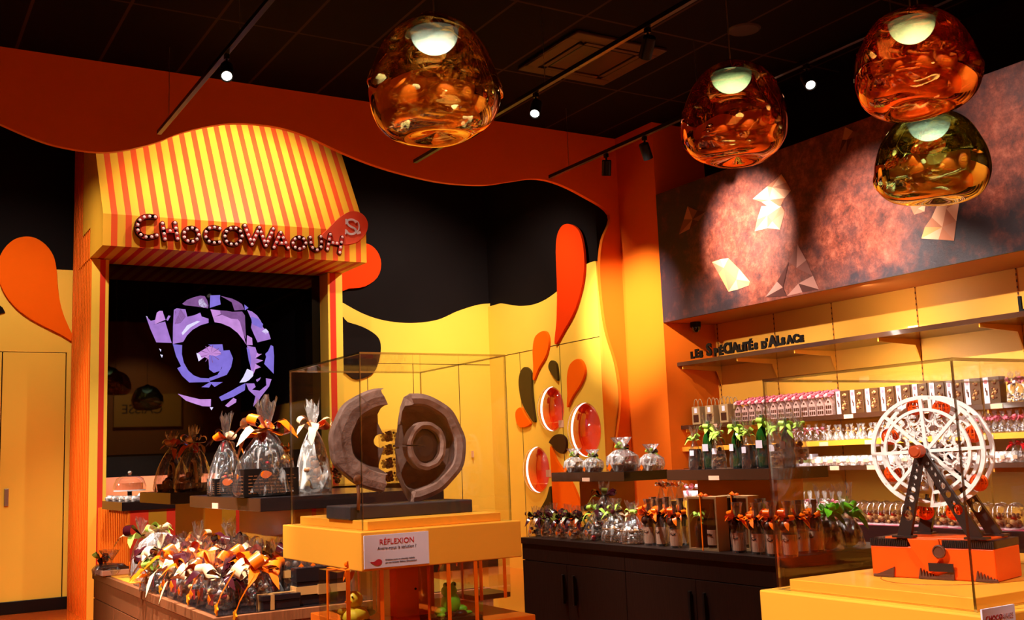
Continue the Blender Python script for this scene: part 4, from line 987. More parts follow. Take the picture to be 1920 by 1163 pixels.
for (cx_, cy_), hw, hh, dd, tint, refl, sd, lb in PEN:
    c = CAM + ray(cx_, cy_)/F*dd; k = dd/F; Rw, Rh = hw*k, hh*k
    t = thing('pendant_lamp', lb, 'pendant lamp', tuple(c))
    ms = sm('mirror_shell_%d' % sd, tint, refl, .40, .95); mi_ = sm('mirror_inner_%d' % sd, tuple(v**.4 for v in tint), refl, .70, .95)
    prof = spline([(.10, 1.0), (.36, .95), (.62, .77), (.82, .45), (.95, .08), (1.0, -.26), (.95, -.58), (.78, -.84), (.52, -.96), (.26, -.92), (.0, -.85)], n=4)
    rs = random.Random(sd)
    ph = [rs.uniform(0, 6.28) for _ in range(6)]
    def blob(scale, amp, fr, nm, mat, n=120):
        mb = MB(); pts = []
        for r, z in prof:
            for j in range(n):
                a = 2*math.pi*j/n
                v = Vector((r*math.cos(a), r*math.sin(a), z))
                low = .045*math.sin(2*a+ph[0])+.03*math.sin(3*a+ph[1])*(1-z)*.6+.04*math.cos(a+ph[2])*(z)
                v = Vector((v.x, v.y, v.z*1.7)); nn = (amp*(.3 if (z < -.62 and amp > .1) else 1))*noise.noise(v*fr+Vector((sd*7, 0, 0))+(noise.noise_vector(v*fr*.9)*.7 if amp > .1 else Vector())) if amp else 0
                q = (1+low*min(1, r*2)+nn)*scale
                zz = z*scale*(1+nn) + (.07*r*math.sin(a*1+ph[3]) - .05*r*r*math.cos(2*a+ph[4]) if z < -.3 else 0)
                pts.append((r*math.cos(a)*q*Rw, r*math.sin(a)*q*Rw, zz*Rh))
        mb.v = pts; m = len(prof)
        for p_ in range(m-1):
            for j in range(n):
                A_ = p_*n+j; B_ = p_*n+(j+1) % n; mb.f.append((A_, B_, B_+n, A_+n)); mb.m.append(0)
        return mb.build(nm, mat, t, smooth=True)
    blob(1.0, .02, 1.5, 'outer_shell', ms); blob(.94, .17, 1.7, 'inner_shell', mi_)
    rl = Rw*.37
    dome = [(rl*math.cos(a*math.pi/16), .80*Rh-rl*.95*math.sin(a*math.pi/16)) for a in range(9)]
    MB().lathe([(0, .81*Rh), (rl*.9, .81*Rh)]+dome, 32).build('diffuser', m_diff, t, smooth=True)
    MB().lathe([(0, .86*Rh), (rl*.8, .86*Rh), (rl*.85, .815*Rh), (0, .815*Rh)], 24).build('lamp_holder', m_black, t)
    MB().lathe([(0, 1.1*Rh), (.05*Rw*2, 1.08*Rh), (.10*Rw*2, 1.0*Rh), (.10*Rw*2, .97*Rh), (0, .97*Rh)], 20).build('cap', M('copper_cap', (150, 60, 30), .25, metal=1), t, smooth=True)
    mb = MB(); mb.tube([(0, 0, 1.05*Rh), (0, 0, ZC-c.z)], .0035, 6); mb.build('cord', m_metal, t)
    mb = MB().lathe([(0, -.03), (.05, -.03), (.055, 0)], 20, c=(0, 0, ZC-c.z)); mb.build('ceiling_rose', m_black, t)

# ================================================================== TRACKS, SPOTS, CEILING UNITS
ZT = 4.15
def track(label, px, py, y1):
    e = P(px, py, 'z', ZT); t = thing('lighting_track', label, 'lighting track', (e.x, e.y, ZT))
    MB().box((-.018, y1-e.y, -.017), (.018, 0, .017)).build('rail', m_black, t, bevel=.002)
    for y in (-.35, -2.3, -4.3):
        if e.y+y > y1: mb = MB(); mb.tube([(0, y, .017), (0, y, ZC-ZT)], .002, 5); mb.build('suspension_wire', m_metal, t)
    return e
e1 = track('black lighting track hanging over the kiosk, leftmost', 298, 249, 3.0)
e2 = track('black lighting track passing behind the gold pendant lamp', 778, 303, 3.0)
e3 = track('black lighting track ending beside the orange pier', 1031, 332, 2.4)
def head(e, px, target, label, lit, L=.15):
    y = solveY(px, e.x, ZT-.1); t = thing('track_spotlight', label, 'spotlight', (e.x, y, ZT-.02))
    dv = (Vector(target)-Vector((e.x, y, ZT-.12))).normalized(); q = Vector((0, 0, -1)).rotation_difference(dv).to_matrix().to_4x4()
    MB().box((-.015, -.02, -.035), (.015, .02, .0)).build('adapter', m_black, t)
    mb = MB(); mb.tube([(0, 0, -.035), (0, 0, -.085)], .009, 8); mb.build('stem', m_black, t)
    c = (0, 0, -.11)
    MB().lathe([(0, .05), (.04, .05), (.045, .04), (.045, -L+.05), (.040, -L+.05), (.038, -L+.065)], 24, c=c, M4=q).build('housing', m_black, t, smooth=False)
    MB().lathe([(.034, -L+.056), (0, -L+.056)], 24, c=c, M4=q).build('lens', emit_mat('spot_lens_lit', (255, 250, 240), 9.0) if lit else emit_mat('spot_lens_dim', (255, 240, 220), 1.2), t)
    return t
head(e1, 425, (1.2, 4.0, .8), 'black track spotlight over the kiosk shining toward the room', True)
head(e2, 1005, (2.6, 5.0, .9), 'black track spotlight right of the gold pendant lamp', True)
head(e2, 1215, (5.4, 8.5, .9), 'black track spotlight beside the ceiling air unit, turned away', False)
head(e3, 1137, (6.2, 8.6, 1.5), 'black track spotlight nearest the end of the right track, pointing down', False)
head(e3, 1209, (6.9, 7.7, 2.3), 'black track spotlight angled toward the mural beside the orange pier', False)
head(e3, 1513, (4.6, 3.0, 1.0), 'bright white track spotlight between the copper pendant lamps', True)
t = thing('ceiling_air_unit', 'square ceiling air conditioning cassette behind the track', 'air conditioner', (5.35, 7.27, ZC))
m_ac = M('tan_plastic', (60, 38, 24), .5)
mb = MB(); s_ = .475
for a, b_ in (((-s_, -s_), (s_, -s_+.13)), ((-s_, s_-.13), (s_, s_)), ((-s_, -s_+.13), (-s_+.13, s_-.13)), ((s_-.13, -s_+.13), (s_, s_-.13))): mb.box((a[0], a[1], -.03), (b_[0], b_[1], 0))
mb.build('frame', m_ac, t, bevel=.01)
MB().box((-.345, -.345, -.012), (.345, .345, -.001)).build('vent_gap', m_black, t)
mb = MB(); mb.box((-.27, -.27, -.03), (.27, .27, -.012)); mb.build('grille', m_black, t, bevel=.01)
for a in range(4):
    Rz = Matrix.Rotation(a*math.pi/2, 3, 'Z'); mb = MB().box((-.28, .285, -.034), (.28, .33, -.013)); mb.v = [tuple(Rz @ Vector(v)) for v in mb.v]; mb.build('louvre', m_ac, t, bevel=.004)
c = P(1395, 55, 'z', ZC); t = thing('ceiling_speaker', 'round flush ceiling speaker above the middle copper lamp', 'speaker', (c.x, c.y, ZC))
MB().lathe([(0, -.012), (.12, -.012), (.135, -.006), (.14, 0)], 32).build('grille', M('speaker_grey', (52, 40, 36), .6), t)

t = thing('hanging_sign', 'amber sign reading CAISSE seen mirrored in the kiosk screen', 'sign', (4.75, -3.8, 2.35))
MB().box((0, 0, 0), (1.5, .04, .75)).build('board', m_orgY, t)
text_obj('CAISSE', .30, m_black, (.62, .041, .30), (-1, 0, 0), (0, 0, 1), t, 'lettering', ext=.002)

# ================================================================== PRODUCT BUILDERS
def bow(mb, c, s, mis, rnd, n=6, tails=3, upz=.35, w=.42, fwd=None):
    c = Vector(c); n = max(4, n-1); tails += 1
    for k in range(n+tails):
        a = 2*math.pi*k/n + rnd.uniform(-.45, .45) if k < n else rnd.uniform(0, 6.28)
        dr = Vector((math.cos(a), math.sin(a), upz+rnd.uniform(-.45, .55))).normalized(); sd = dr.cross(Vector((0, 0, 1))).normalized(); nm = sd.cross(dr)
        mi = mis[k % len(mis)]; q = rnd.uniform(-.9, .9); sd = (sd*math.cos(q)+nm*math.sin(q)).normalized(); nm = dr.cross(sd)
        if k < n:      # folded loop, flattened and pinched at the knot
            L = s*rnd.uniform(.85, 1.25); wv = []; pts = []
            for t in range(11):
                u_ = t/10; e_ = math.sin(math.pi*u_); pts.append(c+dr*L*e_**.75+nm*L*.24*math.sin(2*math.pi*u_)); wv.append(sd*(.25+.85*e_))
        else:          # pointed tail
            L = s*rnd.uniform(1.2, 1.9); wv = []; pts = []
            for t in range(8):
                u_ = t/7; pts.append(c+dr*L*u_+Vector((0, 0, -.7*L*u_**2))+nm*.14*L*math.sin(u_*7)); wv.append(sd*((.35+.8*u_) if t < 6 else (.75 if t == 6 else .05)))
        mb.ribbon(pts, wv, s*w*1.15, mi)
def wrap(mb, r, h, neck, rnd, n=18, sq=(1, 1), flare=.5, jit=.07, nr=.14, topj=.2):
    prof = [(r*.94, .001), (r*1.03, h*.05), (r*1.0, neck*.25), (r*.86, neck*.5), (r*.62, neck*.72), (r*.34, neck*.9), (r*nr, neck), (r*nr*1.4, neck+(h-neck)*.2), (r*flare*.62, neck+(h-neck)*.6), (r*flare*.85, h)]
    mb.lathe(prof, n, jit=jit, rnd=rnd, sq=sq)
    for j in range(n):   # ragged fanned top
        x, y, z = mb.v[-1-j]; mb.v[-1-j] = (x*rnd.uniform(.5, 1.35), y*rnd.uniform(.5, 1.35), z+h*topj*rnd.uniform(-.5, .6)*.6)
def lumps(mb, c, rx, ry, rz, cnt, s, rnd, mis=(0,)):
    for k in range(cnt):
        p = (c[0]+rnd.uniform(-rx, rx), c[1]+rnd.uniform(-ry, ry), c[2]+rnd.uniform(0, rz)); mb.ball(p, s*rnd.uniform(.7, 1.2), 6, rnd.choice(mis), sc=(1, rnd.uniform(.7, 1.2), rnd.uniform(.6, 1)))
def bottle_prof(r, h): return [(0, 0), (r*.95, 0), (r, .01), (r, h*.58), (r*.9, h*.66), (r*.42, h*.80), (r*.36, h*.97), (r*.4, h), (0, h)]
CHM = [M('praline', (96, 52, 34), .35, coat=.3), M('milk_praline', (160, 100, 62), .35, coat=.3), M('caramel', (216, 160, 100), .4), m_foil, m_redf, m_white]
def p_bag(seed, r, h, ribs, label, cat='gift bag', group=None, sq=(1, 1), neck=.62, tag_=True, cont=(0, 1), bs=.5, film=None, loc=(0, 0, -5), nb=6, cnt=14, name='gift_bag', carded=False):
    rnd = random.Random(seed); t = thing(name, label, cat, loc, 0, group)
    mb = MB(); wrap(mb, r, h, h*neck, rnd, sq=sq, flare=.55); mb.build('cellophane', film or m_cell, t)
    mb = MB(); bow(mb, (0, 0, h*neck), r*bs*2, list(range(len(ribs))), rnd, n=nb); mb.build('bow', ribs, t, smooth=True)
    mb = MB(); lumps(mb, (0, 0, r*.2), r*.6*sq[0], r*.6*sq[1], h*neck*.5, cnt, r*.24, rnd, cont); mb.build('chocolates', CHM, t, smooth=True)
    if carded: MB().box((-r*.8, -r*.3, h*.10), (-r*.76, r*.25, h*.30)).build('card', M('card_%s' % ('rose', 'mint', 'red')[seed % 3], ((240, 170, 160), (190, 220, 160), (206, 30, 40))[seed % 3], .4), t)
    if tag_: MB().prism([(-r*.9, -r*.25, h*.2), (-r*.95, 0, h*.29), (-r*.9, r*.25, h*.2), (-r*.92, 0, h*.11)], (-.003, 0, 0)).build('tag', R_OR, t)
    return t
m_thin = film_mat('cellophane_thin', haze=.01, glint=.26, base=.07, edge=.7, rough=.09, thr=.61)
def moustache(mb, r, z, s, mi, ax=-1):
    pts = []
    up_ = [(-1, .25), (-.8, .05), (-.5, .22), (-.2, .3), (0, .15), (.2, .3), (.5, .22), (.8, .05), (1, .25)]
    dn = [(.85, -.2), (.5, -.3), (.2, -.2), (0, -.1), (-.2, -.2), (-.5, -.3), (-.85, -.2)]
    for x, y in up_+dn:
        a = x*s/r; pts.append((-r*math.cos(a)*1.0, r*math.sin(a)*1.0, z+y*s*.8))
    mb.poly(pts, mi)
def p_bottle(seed, label, group, loc=(0, 0, -5), h=.262, r=.033, bowm=(R_OR,), name='bottle'):
    rnd = random.Random(seed); t = thing(name, label, 'bottle', loc, 0, group)
    MB().lathe(bottle_prof(r, h*.94), 20).build('glass_body', m_bott, t, smooth=True)
    MB().lathe([(r*.42, h*.92), (r*.46, h*.93), (r*.46, h), (0, h)], 14).build('cap', m_black, t)
    mb = MB(); mb.lathe([(r*1.02, .012), (r*1.02, h*.40)], 20, mi=0); moustache(mb, r*1.06, h*.30, r*1.15, 1)
    mb.build('label', [m_lab, m_black], t)
    mb = MB(); mb.ball((-r*.9, 0, h*.55), r*.75, 10, 0, sc=(.8, 1.1, 1)); bag = mb.build('chocolate_sachet', m_choc, t, smooth=True)
    mb = MB(); bow(mb, (-r*.5, 0, h*.70), r*1.5, [0], rnd, n=6, tails=4, w=.5); mb.build('bow', list(bowm), t, smooth=True)
    mb = MB(); mb.lathe([(r*1.1, 0), (r*1.25, h*.35), (r*1.1, h*.55), (r*.6, h*.7), (r*.7, h*.9), (r*.9, h*1.0)], 14, jit=.08, rnd=rnd); mb.build('cellophane', m_cell, t)
    return t
def putY(o, px, x, z): return (x, solveY(px, x, z), z)
def putX(px, y, z): return (solveX(px, y, z), y, z)
ORD = ['first', 'second', 'third', 'fourth', 'fifth', 'sixth', 'seventh', 'eighth', 'ninth', 'tenth', 'eleventh', 'twelfth', 'thirteenth', 'fourteenth', 'fifteenth', 'sixteenth', 'seventeenth', 'eighteenth', 'nineteenth', 'twentieth']
ORD += ['twenty-'+o for o in ORD[:9]] + ['thirtieth']
FIRST = {}
def place(key, maker, loc, rz, sc, label, group=None):
    """first use moves the prototype itself, later uses copy it with its parts"""
    if key not in FIRST:
        o = maker(); FIRST[key] = o; o.location = loc; o.rotation_euler = (0, 0, rz); o.scale = (sc,)*3 if not isinstance(sc, tuple) else sc
        o['label'] = label
        if group: o['group'] = group
        return o
    o = copy_tree(FIRST[key], loc, rz, sc, label, group)
    if not group and 'group' in o: del o['group']
    return o
RG = random.Random(12)

# ------------------------------------------------------------------ left counter heap
ZW = .7535
hv = [((R_MA, R_CR), 'maroon and cream'), ((R_OR, R_MA), 'orange and maroon'), ((R_CR, R_OR, R_MA), 'cream, orange and maroon'), ((R_OR, R_CR), 'orange and cream')]
for i in range(8):
    for j in range(3):
        vi = (i*2+j*3+(i//3)) % 4; ribs, nm = hv[vi]
        if j == 2 and i in (0,): continue
        x = 1.225+.15*j+RG.uniform(-.02, .02); y = 4.30+i*.145+RG.uniform(-.03, .03)
        row = ['front row', 'middle row', 'back row'][j]; part = 'near end' if i < 3 else ('middle part' if i < 6 else 'far end')
        place('heap%d%d' % (vi, (i+j) % 2), lambda v=vi, r_=ribs, n_=nm, q=i+j: p_bag(20+v*7+q, .062, .235, list(r_), 'x', sq=(1, 1.1), neck=.60, cont=(0, 3, 1, 3, 4, 2), bs=.74, nb=6, cnt=20, film=m_thin, carded=True),
              (x, y, ZW), RG.uniform(-.5, .5), RG.uniform(.85, 1.15), '%s bow bag, %s of left heap, %s from near end' % (nm, row, ORD[i]), 'small bow tied bags heaped on the left counter')
def tall(key, loc, sc, label, ribs, seed, **k): return place(key, lambda: p_bag(seed, .085, .33, list(ribs), 'x', **k), loc, 0, sc, label)
tall('tallmar', putX(432, 4.95, ZW), .95, 'tallest bow tied bag at the back of the left counter heap, below the riser', (R_MA, R_CR, R_MA), 61, neck=.7, cont=(0, 0, 1))
tall('tallmar2', putX(372, 5.6, ZW), .85, 'bag with orange bow at the back of the far end of the left counter heap', (R_OR, R_CR, R_MA), 62, neck=.66, cont=(0, 1, 3))
# wood-handled chocolate spoons with orange star fronts
for k, (px, yy, l_) in enumerate(((300, 5.02, .16), (352, 4.62, .17), (405, 4.35, .2), (440, 4.22, .2))):
    loc = putX(px-6, yy, ZW); loc = (max(1.150, loc[0]), loc[1], loc[2])
    t = thing('orange_pick', ['slim orange pick with star head, farthest along the left counter edge', 'slim orange pick with star head, second from the far end of the counter edge', 'slim orange pick with star head left of the nearest one', 'slim orange pick with star head nearest the counter corner'][k], 'pick', (1.153, solveY(px, 1.153, .78), ZW), 0, None)
    mb = MB(); mb.ribbon([(0, 0, .03), (.01, -.03, .08), (.03, -.06, .13), (.05, -.08, .17)], (0, .7, .3), .012); mb.build('strap', R_OR, t)
    mb = MB(); mb.prism([(-.002, .022*math.cos(a*math.pi/5)*(1 if a % 2 else .6), .025+.024*math.sin(a*math.pi/5)*(1 if a % 2 else .6)) for a in range(10)], (.006, 0, 0)); mb.build('star_head', M('candy_amber', (255, 150, 20), .3), t)
# far end: glossy wrapped loaf basket, tall bow bunch, flat tray
loc = putX(300, 5.75, ZW); rnd = random.Random(5)
t = thing('gift_hamper', 'large shiny cellophane wrapped tray hamper at the far part of the left counter', 'gift hamper', loc)
MB().box((-.10, -.16, 0), (.12, .17, .035)).build('tray', M('pink_tray', (226, 150, 130), .4), t, bevel=.004)
mb = MB(); lumps(mb, (0, 0, .03), .07, .12, .09, 26, .028, rnd, (0, 1, 2, 4)); mb.build('chocolates', CHM, t, smooth=True)
mb = MB(); mb.lathe([(.15, .002), (.16, .05), (.15, .12), (.12, .19), (.05, .235), (0, .24)], 20, jit=.06, rnd=rnd, sq=(.85, 1.25)); mb.build('cellophane', m_cell2, t)
mb = MB(); bow(mb, (.02, .12, .25), .06, [0, 1], rnd); mb.build('bow', [R_CR, R_LI], t, smooth=True)
place('bunch', lambda: p_bag(71, .06, .30, [R_MA, R_CR, R_LI], 'x', neck=.72, cont=(2, 0), bs=.8), putX(264, 5.95, ZW), 0, 1.0, 'upright bag with maroon, cream and lime ribbons left of the shiny hamper')
loc = putX(205, 6.32, ZW); t = thing('chocolate_tray', 'flat wrapped tray with green and orange bow at the far corner of left counter', 'gift tray', loc)
MB().box((-.06, -.12, 0), (.09, .12, .03)).build('tray', M('peach_tray', (240, 180, 150), .35), t, bevel=.004)
MB().box((-.055, -.11, .03), (.085, .11, .042)).build('bars', m_choc, t, bevel=.003)
mb = MB(); bow(mb, (-.03, .09, .075), .05, [0, 1, 2], rnd); mb.build('bow', [R_LI, R_OR, R_MA], t, smooth=True)
mb = MB(); mb.lathe([(.11, .001), (.115, .03), (.09, .05), (.02, .06), (.02, .075), (.07, .13)], 16, jit=.08, rnd=rnd, sq=(.8, 1.1)); mb.build('cellophane', m_cell, t)
# lime/orange flat pack
place('flatp', lambda: p_bag(75, .06, .15, [R_LI, R_OR, R_OR], 'x', neck=.6, cont=(2, 1), bs=.7), putX(286, 5.25, ZW), 0, 1.0, 'low bag with lime and orange ribbons in front of the shiny hamper')
# right end: dark gift boxes
def gift_box(label, loc, s, rz=0, rib=R_GD, mat=m_blk, vertical=False, lid=True):
    t = thing('gift_box', label, 'gift box', loc, rz); x, y, z = s
    MB().box((0, 0, 0), (x, y, z*(.62 if lid else 1))).build('box', mat, t, bevel=.002)
    if lid: MB().box((-.003, -.003, z*.62), (x+.003, y+.003, z)).build('lid', mat, t, bevel=.002)
    mb = MB()
    if vertical: mb.box((x*.2, -.005, -.0), (x*.3, y+.005, z+.002)); mb.box((-.005, y*.4, 0), (x+.005, y*.6, z+.002))
    else: mb.box((-.005, -.005, z*.28), (x+.005, y+.005, z*.5)); mb.box((x*.4, -.012, z*.26), (x*.62, -.005, z*.53))
    mb.build('ribbon', rib, t)
    return t
x0 = solveX(552, 4.20, .8)
gift_box('black gift box with a wide gold ribbon standing in front of the chocolate tray', (x0, 4.17, ZW), (.21, .06, .145))
gift_box('low black lidded box with thin gold ribbon at the near edge of the left counter', (solveX(490, 4.16, .78), 4.14, ZW), (.15, .11, .055), vertical=True)
x0 = solveX(528, 4.32, .85); t = thing('chocolate_assortment', 'upright window box of assorted chocolates with gold ribbon behind the black boxes', 'chocolate box', (x0, 4.31, ZW), -.06)
MB().box((0, .0, 0), (.30, .03, .205)).build('box', m_blk, t, bevel=.002)
mb = MB(); rnd = random.Random(9)
for a in range(9):
    for b_ in range(6): mb.ball((.022+a*.032, -.004, .02+b_*.033), .013, 8, rnd.choice((0, 1, 2, 1, 3)), sc=(1, .6, 1))
mb.build('chocolates', CHM, t, smooth=True)
MB().box((.0, -.022, 0), (.30, -.020, .205)).build('window', m_cell, t)
mb = MB(); mb.box((-.004, -.028, .10), (.304, -.023, .13)); 
for a in range(4): mb.box((.06+a*.025, -.038, .095+.004*(a % 2)), (.085+a*.025, -.028, .138))
for a in range(3): mb.prism([(.05+a*.05, -.03, .13), (.09+a*.05, -.03, .13), (.07+a*.05, -.03, .155)], (0, -.004, 0), 1)
mb.build('ribbon', [R_GD, R_OR], t)
place('cubebag', lambda: p_bag(81, .075, .17, [R_OR, R_OR], 'x', neck=.82, cont=(0, 3, 4), sq=(1, 1), cnt=22, bs=.5), putX(500, 4.34, ZW), 0, 1, 'square clear bag of chocolates with orange ribbon beside the chocolate assortment')

# ------------------------------------------------------------------ riser gifts (left)
m_blkbox = M('black_printed_box', (20, 15, 14), .35)
def bottle_pack(label, loc, bw, bd, bh, H_, ribs, seed, figure=False, rr=.04, name='gift_pack'):
    rnd = random.Random(seed); t = thing(name, label, 'gift pack', loc)
    MB().box((-bw/2, -bd/2, 0), (bw/2, bd/2, bh)).build('box', m_blkbox, t, bevel=.003)
    mb = MB(); 
    for k in range(6):
        z = bh*(.12+.12*k); x = -bw*.42
        while x < bw*.4: l = rnd.uniform(.01, .022); mb.box((x, -bd/2-.001, z), (min(x+l, bw*.44), -bd/2, z+bh*.035)); x += l+.006
        y = -bd*.42
        while y < bd*.4: l = rnd.uniform(.01, .02); mb.box((-bw/2-.001, y, z), (-bw/2, min(y+l, bd*.44), z+bh*.035)); y += l+.006
    mb.build('printed_lines', M('bronze_print', (120, 74, 44), .5), t)
    mb = MB(); mb.prism([(-bw*.12+.022*math.cos(a*math.pi/6)*(1.3 if a < 2 else 1), -bd/2-.003, bh*.78+.017*math.sin(a*math.pi/6)) for a in range(12)], (0, -.002, 0)); mb.build('orange_tag', R_OR, t); mb = MB()
    mb.prism([(-bw/2-.003, .012*math.cos(a*math.pi/6), bh*.72+.012*math.sin(a*math.pi/6)) for a in range(12)], (-.002, 0, 0)); mb.build('orange_tag', R_OR, t)
    MB().lathe(bottle_prof(rr, H_*.66-bh*.2), 20, c=(-bw*.05, .01, bh*.2)).build('bottle', m_bott, t, smooth=True)
    MB().lathe([(rr*.42, H_*.52), (rr*.45, H_*.66), (0, H_*.665)], 14, c=(-bw*.05, .01, 0)).build('bottle_foil', m_redf, t, smooth=True)
    mb = MB(); mb.box((-bw*.28, -bd*.3, bh), (bw*.18, -bd*.1, bh*1.55)); mb.build('clear_carton', m_acr, t)
    mb = MB(); lumps(mb, (-bw*.05, -bd*.2, bh), bw*.15, .01, bh*.3, 6, .012, rnd, (4, 1)); mb.build('sweets', CHM, t, smooth=True)
    if figure:
        mb = MB(); g = (bw*.32, -bd*.2, bh); mb.ball((g[0], g[1], g[2]+.03), .028, 10, sc=(1, 1, 1.1)); mb.ball((g[0], g[1], g[2]+.075), .020, 10)
        mb.ball((g[0]-.016, g[1], g[2]+.097), .008, 8, sc=(.7, .7, 1.6)); mb.ball((g[0]+.016, g[1], g[2]+.097), .008, 8, sc=(.7, .7, 1.6)); mb.ball((g[0]-.02, g[1]-.015, g[2]+.035), .010, 8); mb.ball((g[0]+.02, g[1]-.015, g[2]+.035), .010, 8)
        mb.build('gold_figure', M('gold_foil', (220, 160, 70), .25, metal=.8), t, smooth=True)
    mb = MB(); r = bw*.56; wrap(mb, r, H_, H_*.70, rnd, n=22, sq=(1, max(.6, bd/bw*1.1)), flare=.45, jit=.06, nr=.12); mb.build('cellophane', m_cell, t)
    mb = MB(); bow(mb, (0, -.01, H_*.70), bw*.42, list(range(len(ribs))), rnd, n=6, tails=3, w=.5, upz=.2); mb.build('bow', ribs, t, smooth=True)
    return t
ZR = 1.1785
def kk_(p): return mpp(p)
lc = putX(499, 4.60, ZR); bottle_pack('largest bottle gift pack with black printed box and big orange bow at the riser corner', lc, 105*mpp(lc), .16, 52*mpp(lc), 180*mpp(lc), [R_OR, R_OR, R_CR], 3, True, .045)
lc = putX(424, 5.12, ZR); bottle_pack('bottle gift pack with small black box and orange bow left of the largest one', lc, 58*mpp(lc), .14, 32*mpp(lc), 150*mpp(lc), [R_OR, R_CR, R_MA], 5, False, .036)
lc = putX(588, 4.78, ZR); place('tulle', lambda: p_bag(91, 34*mpp(lc), 165*mpp(lc), [R_CR, R_OR, R_CR], 'x', neck=.74, cont=(1, 1, 2), bs=.5, film=m_cell2, tag_=False, cnt=30, name='gift_pack', cat='gift pack'), lc, 0, 1, 'tulle wrapped gift pack with cream bow seen through the left edge of the sculpture case')
def handle_basket(label, loc, s, seed, ribs):
    rnd = random.Random(seed); t = thing('gift_basket', label, 'gift basket', loc, 0)
    MB().lathe([(0, 0), (.085*s, 0), (.095*s, .05*s), (.088*s, .05*s), (.08*s, .012), (0, .012)], 24).build('tray', m_choc, t)
    mb = MB(); mb.tube([(-.0, .085*s*math.cos(a*math.pi/12), .03*s+.15*s*math.sin(a*math.pi/12)) for a in range(13)], .010*s, 6); mb.build('handle', m_crate, t, smooth=True)
    mb = MB(); lumps(mb, (0, 0, .03*s), .05*s, .05*s, .07*s, 16, .022*s, rnd, (0, 1, 3)); mb.build('chocolates', CHM, t, smooth=True)
    MB().lathe(bottle_prof(.033*s, .27*s), 18, c=(.02, .02, .01)).build('bottle', m_bott, t, smooth=True)
    MB().lathe([(.014*s, .21*s), (.015*s, .275*s), (0, .28*s)], 12, c=(.02, .02, .01)).build('bottle_foil', m_redf, t, smooth=True)
    mb = MB(); wrap(mb, .11*s, .37*s, .28*s, rnd, n=20, flare=.4, jit=.06); mb.build('cellophane', m_cell, t)
    mb = MB(); bow(mb, (0, 0, .285*s), .065*s, list(range(len(ribs))), rnd, w=.5); mb.build('bow', ribs, t, smooth=True)
    MB().prism([(-.1*s, -.02, .0), (-.1*s, .02, .0), (-.1*s, 0, .035)], (-.003, 0, 0)).build('tag', R_OR, t)
    return t
handle_basket('round handled gift basket in cellophane, left one on the rear riser', (1.62, solveY(322, 1.62, 1.25), 1.181), .95, 31, [R_CR, R_OR, R_MA])
handle_basket('round handled gift basket in cellophane, right one on the rear riser', (1.66, solveY(362, 1.66, 1.25), 1.181), 1.0, 32, [R_CR, R_MA, R_OR])
# kiosk counter: cloche, packs, jars
zk = 1.0705
lc = (2.02, solveY(243, 2.02, zk), zk); t = thing('cake_cloche', 'clear domed cloche over a layered cake on the kiosk counter', 'cake stand', lc); s = 30*mpp(lc)
t.location = (lc[0], lc[1], zk+.075)
MB().lathe([(0, 0), (s*.95, 0), (s*.95, .012), (0, .012)], 28).build('plate', m_white, t)
MB().lathe([(0, .012), (s*.8, .012), (s*.8, s*.5), (0, s*.5)], 24).build('cake', M('peach_cake', (236, 130, 84), .5), t)
mb = MB(); mb.lathe([(s*.99, .012), (s, s*.3), (s*.8, s*.78), (s*.4, s*.98), (0, s*1.02)], 28); mb.build('dome', m_acr, t, smooth=True)
MB().ball((0, 0, s*1.14), s*.13, 12).build('knob', m_metal, t, smooth=True)
MB().lathe([(0, -.075), (s*.5, -.075), (s*.4, -.06), (.02, -.05), (.02, 0), (0, 0)], 20).build('foot', m_metal, t, smooth=True)
for k in range(5):
    lc = (1.88+.0*k, solveY(207+k*12, 1.88, zk), zk)
    place('foilpk', lambda: foil_pack(), (1.88, lc[1], zk), 0, 1, 'small silver foil pack in the row in front of the cloche on the kiosk counter', 'foil packs in front of the cloche') if False else None
def foil_pack(s=(.10, .07, .05), nm='foil_pack'):
    rnd = random.Random(77); t = thing(nm, 'x', 'foil pack', (0, 0, -5))
    mb = MB(); mb.lathe([(0, 0), (s[0]*.5, .002), (s[0]*.55, s[2]*.4), (s[0]*.4, s[2]*.9), (0, s[2])], 14, jit=.13, rnd=rnd, sq=(1, s[1]/s[0]*1.3)); mb.build('wrapper', m_foil, t)
    MB().box((-s[0]*.58, -.015, s[2]*.3), (-s[0]*.54, .015, s[2]*.62)).build('label', m_lab, t); return t
for k in range(5):
    place('foilk', lambda: foil_pack(), (1.86+.022*k, solveY(208+k*12, 1.86+.022*k, zk), zk), 0, .9, '%s from the left of the silver packs in front of the cloche' % ORD[k], 'foil packs in front of the cloche')
for k in range(4):
    place('foilk', None, (2.1, solveY(272+k*9, 2.1, zk), zk), 0, 1.3, '%s from the left of the silver packs right of the cloche' % ORD[k], 'foil packs right of the cloche')
# jar and stacked clear chocolate packs seen through the case
zj = 1.1785
lc = putX(632, 6.15, zj); t = thing('chocolate_jar', 'round glass jar of foil wrapped chocolates seen through the sculpture case', 'jar', lc); r = 14*mpp(lc)
mb = MB(); lumps(mb, (0, 0, r*.3), r*.6, r*.6, r*2.0, 40, r*.24, random.Random(3), (0, 0, 1, 3)); mb.build('chocolates', CHM, t, smooth=True)
MB().lathe([(0, 0), (r, 0), (r*1.05, r*.4), (r*1.05, r*2.2), (r*.85, r*2.6), (r*.85, r*2.9), (0, r*2.9)], 20).build('glass', m_acr, t, smooth=True)
lc = putX(604, 6.25, zj); t = thing('orange_box', 'small stacked orange box left of the chocolate jar', 'box', lc); MB().box((-.03, -.04, 0), (.05, .04, .06)).build('lower_box', R_OR, t, bevel=.002); MB().box((-.035, -.03, .065), (.055, .045, .11)).build('upper_box', R_OR, t, bevel=.002)
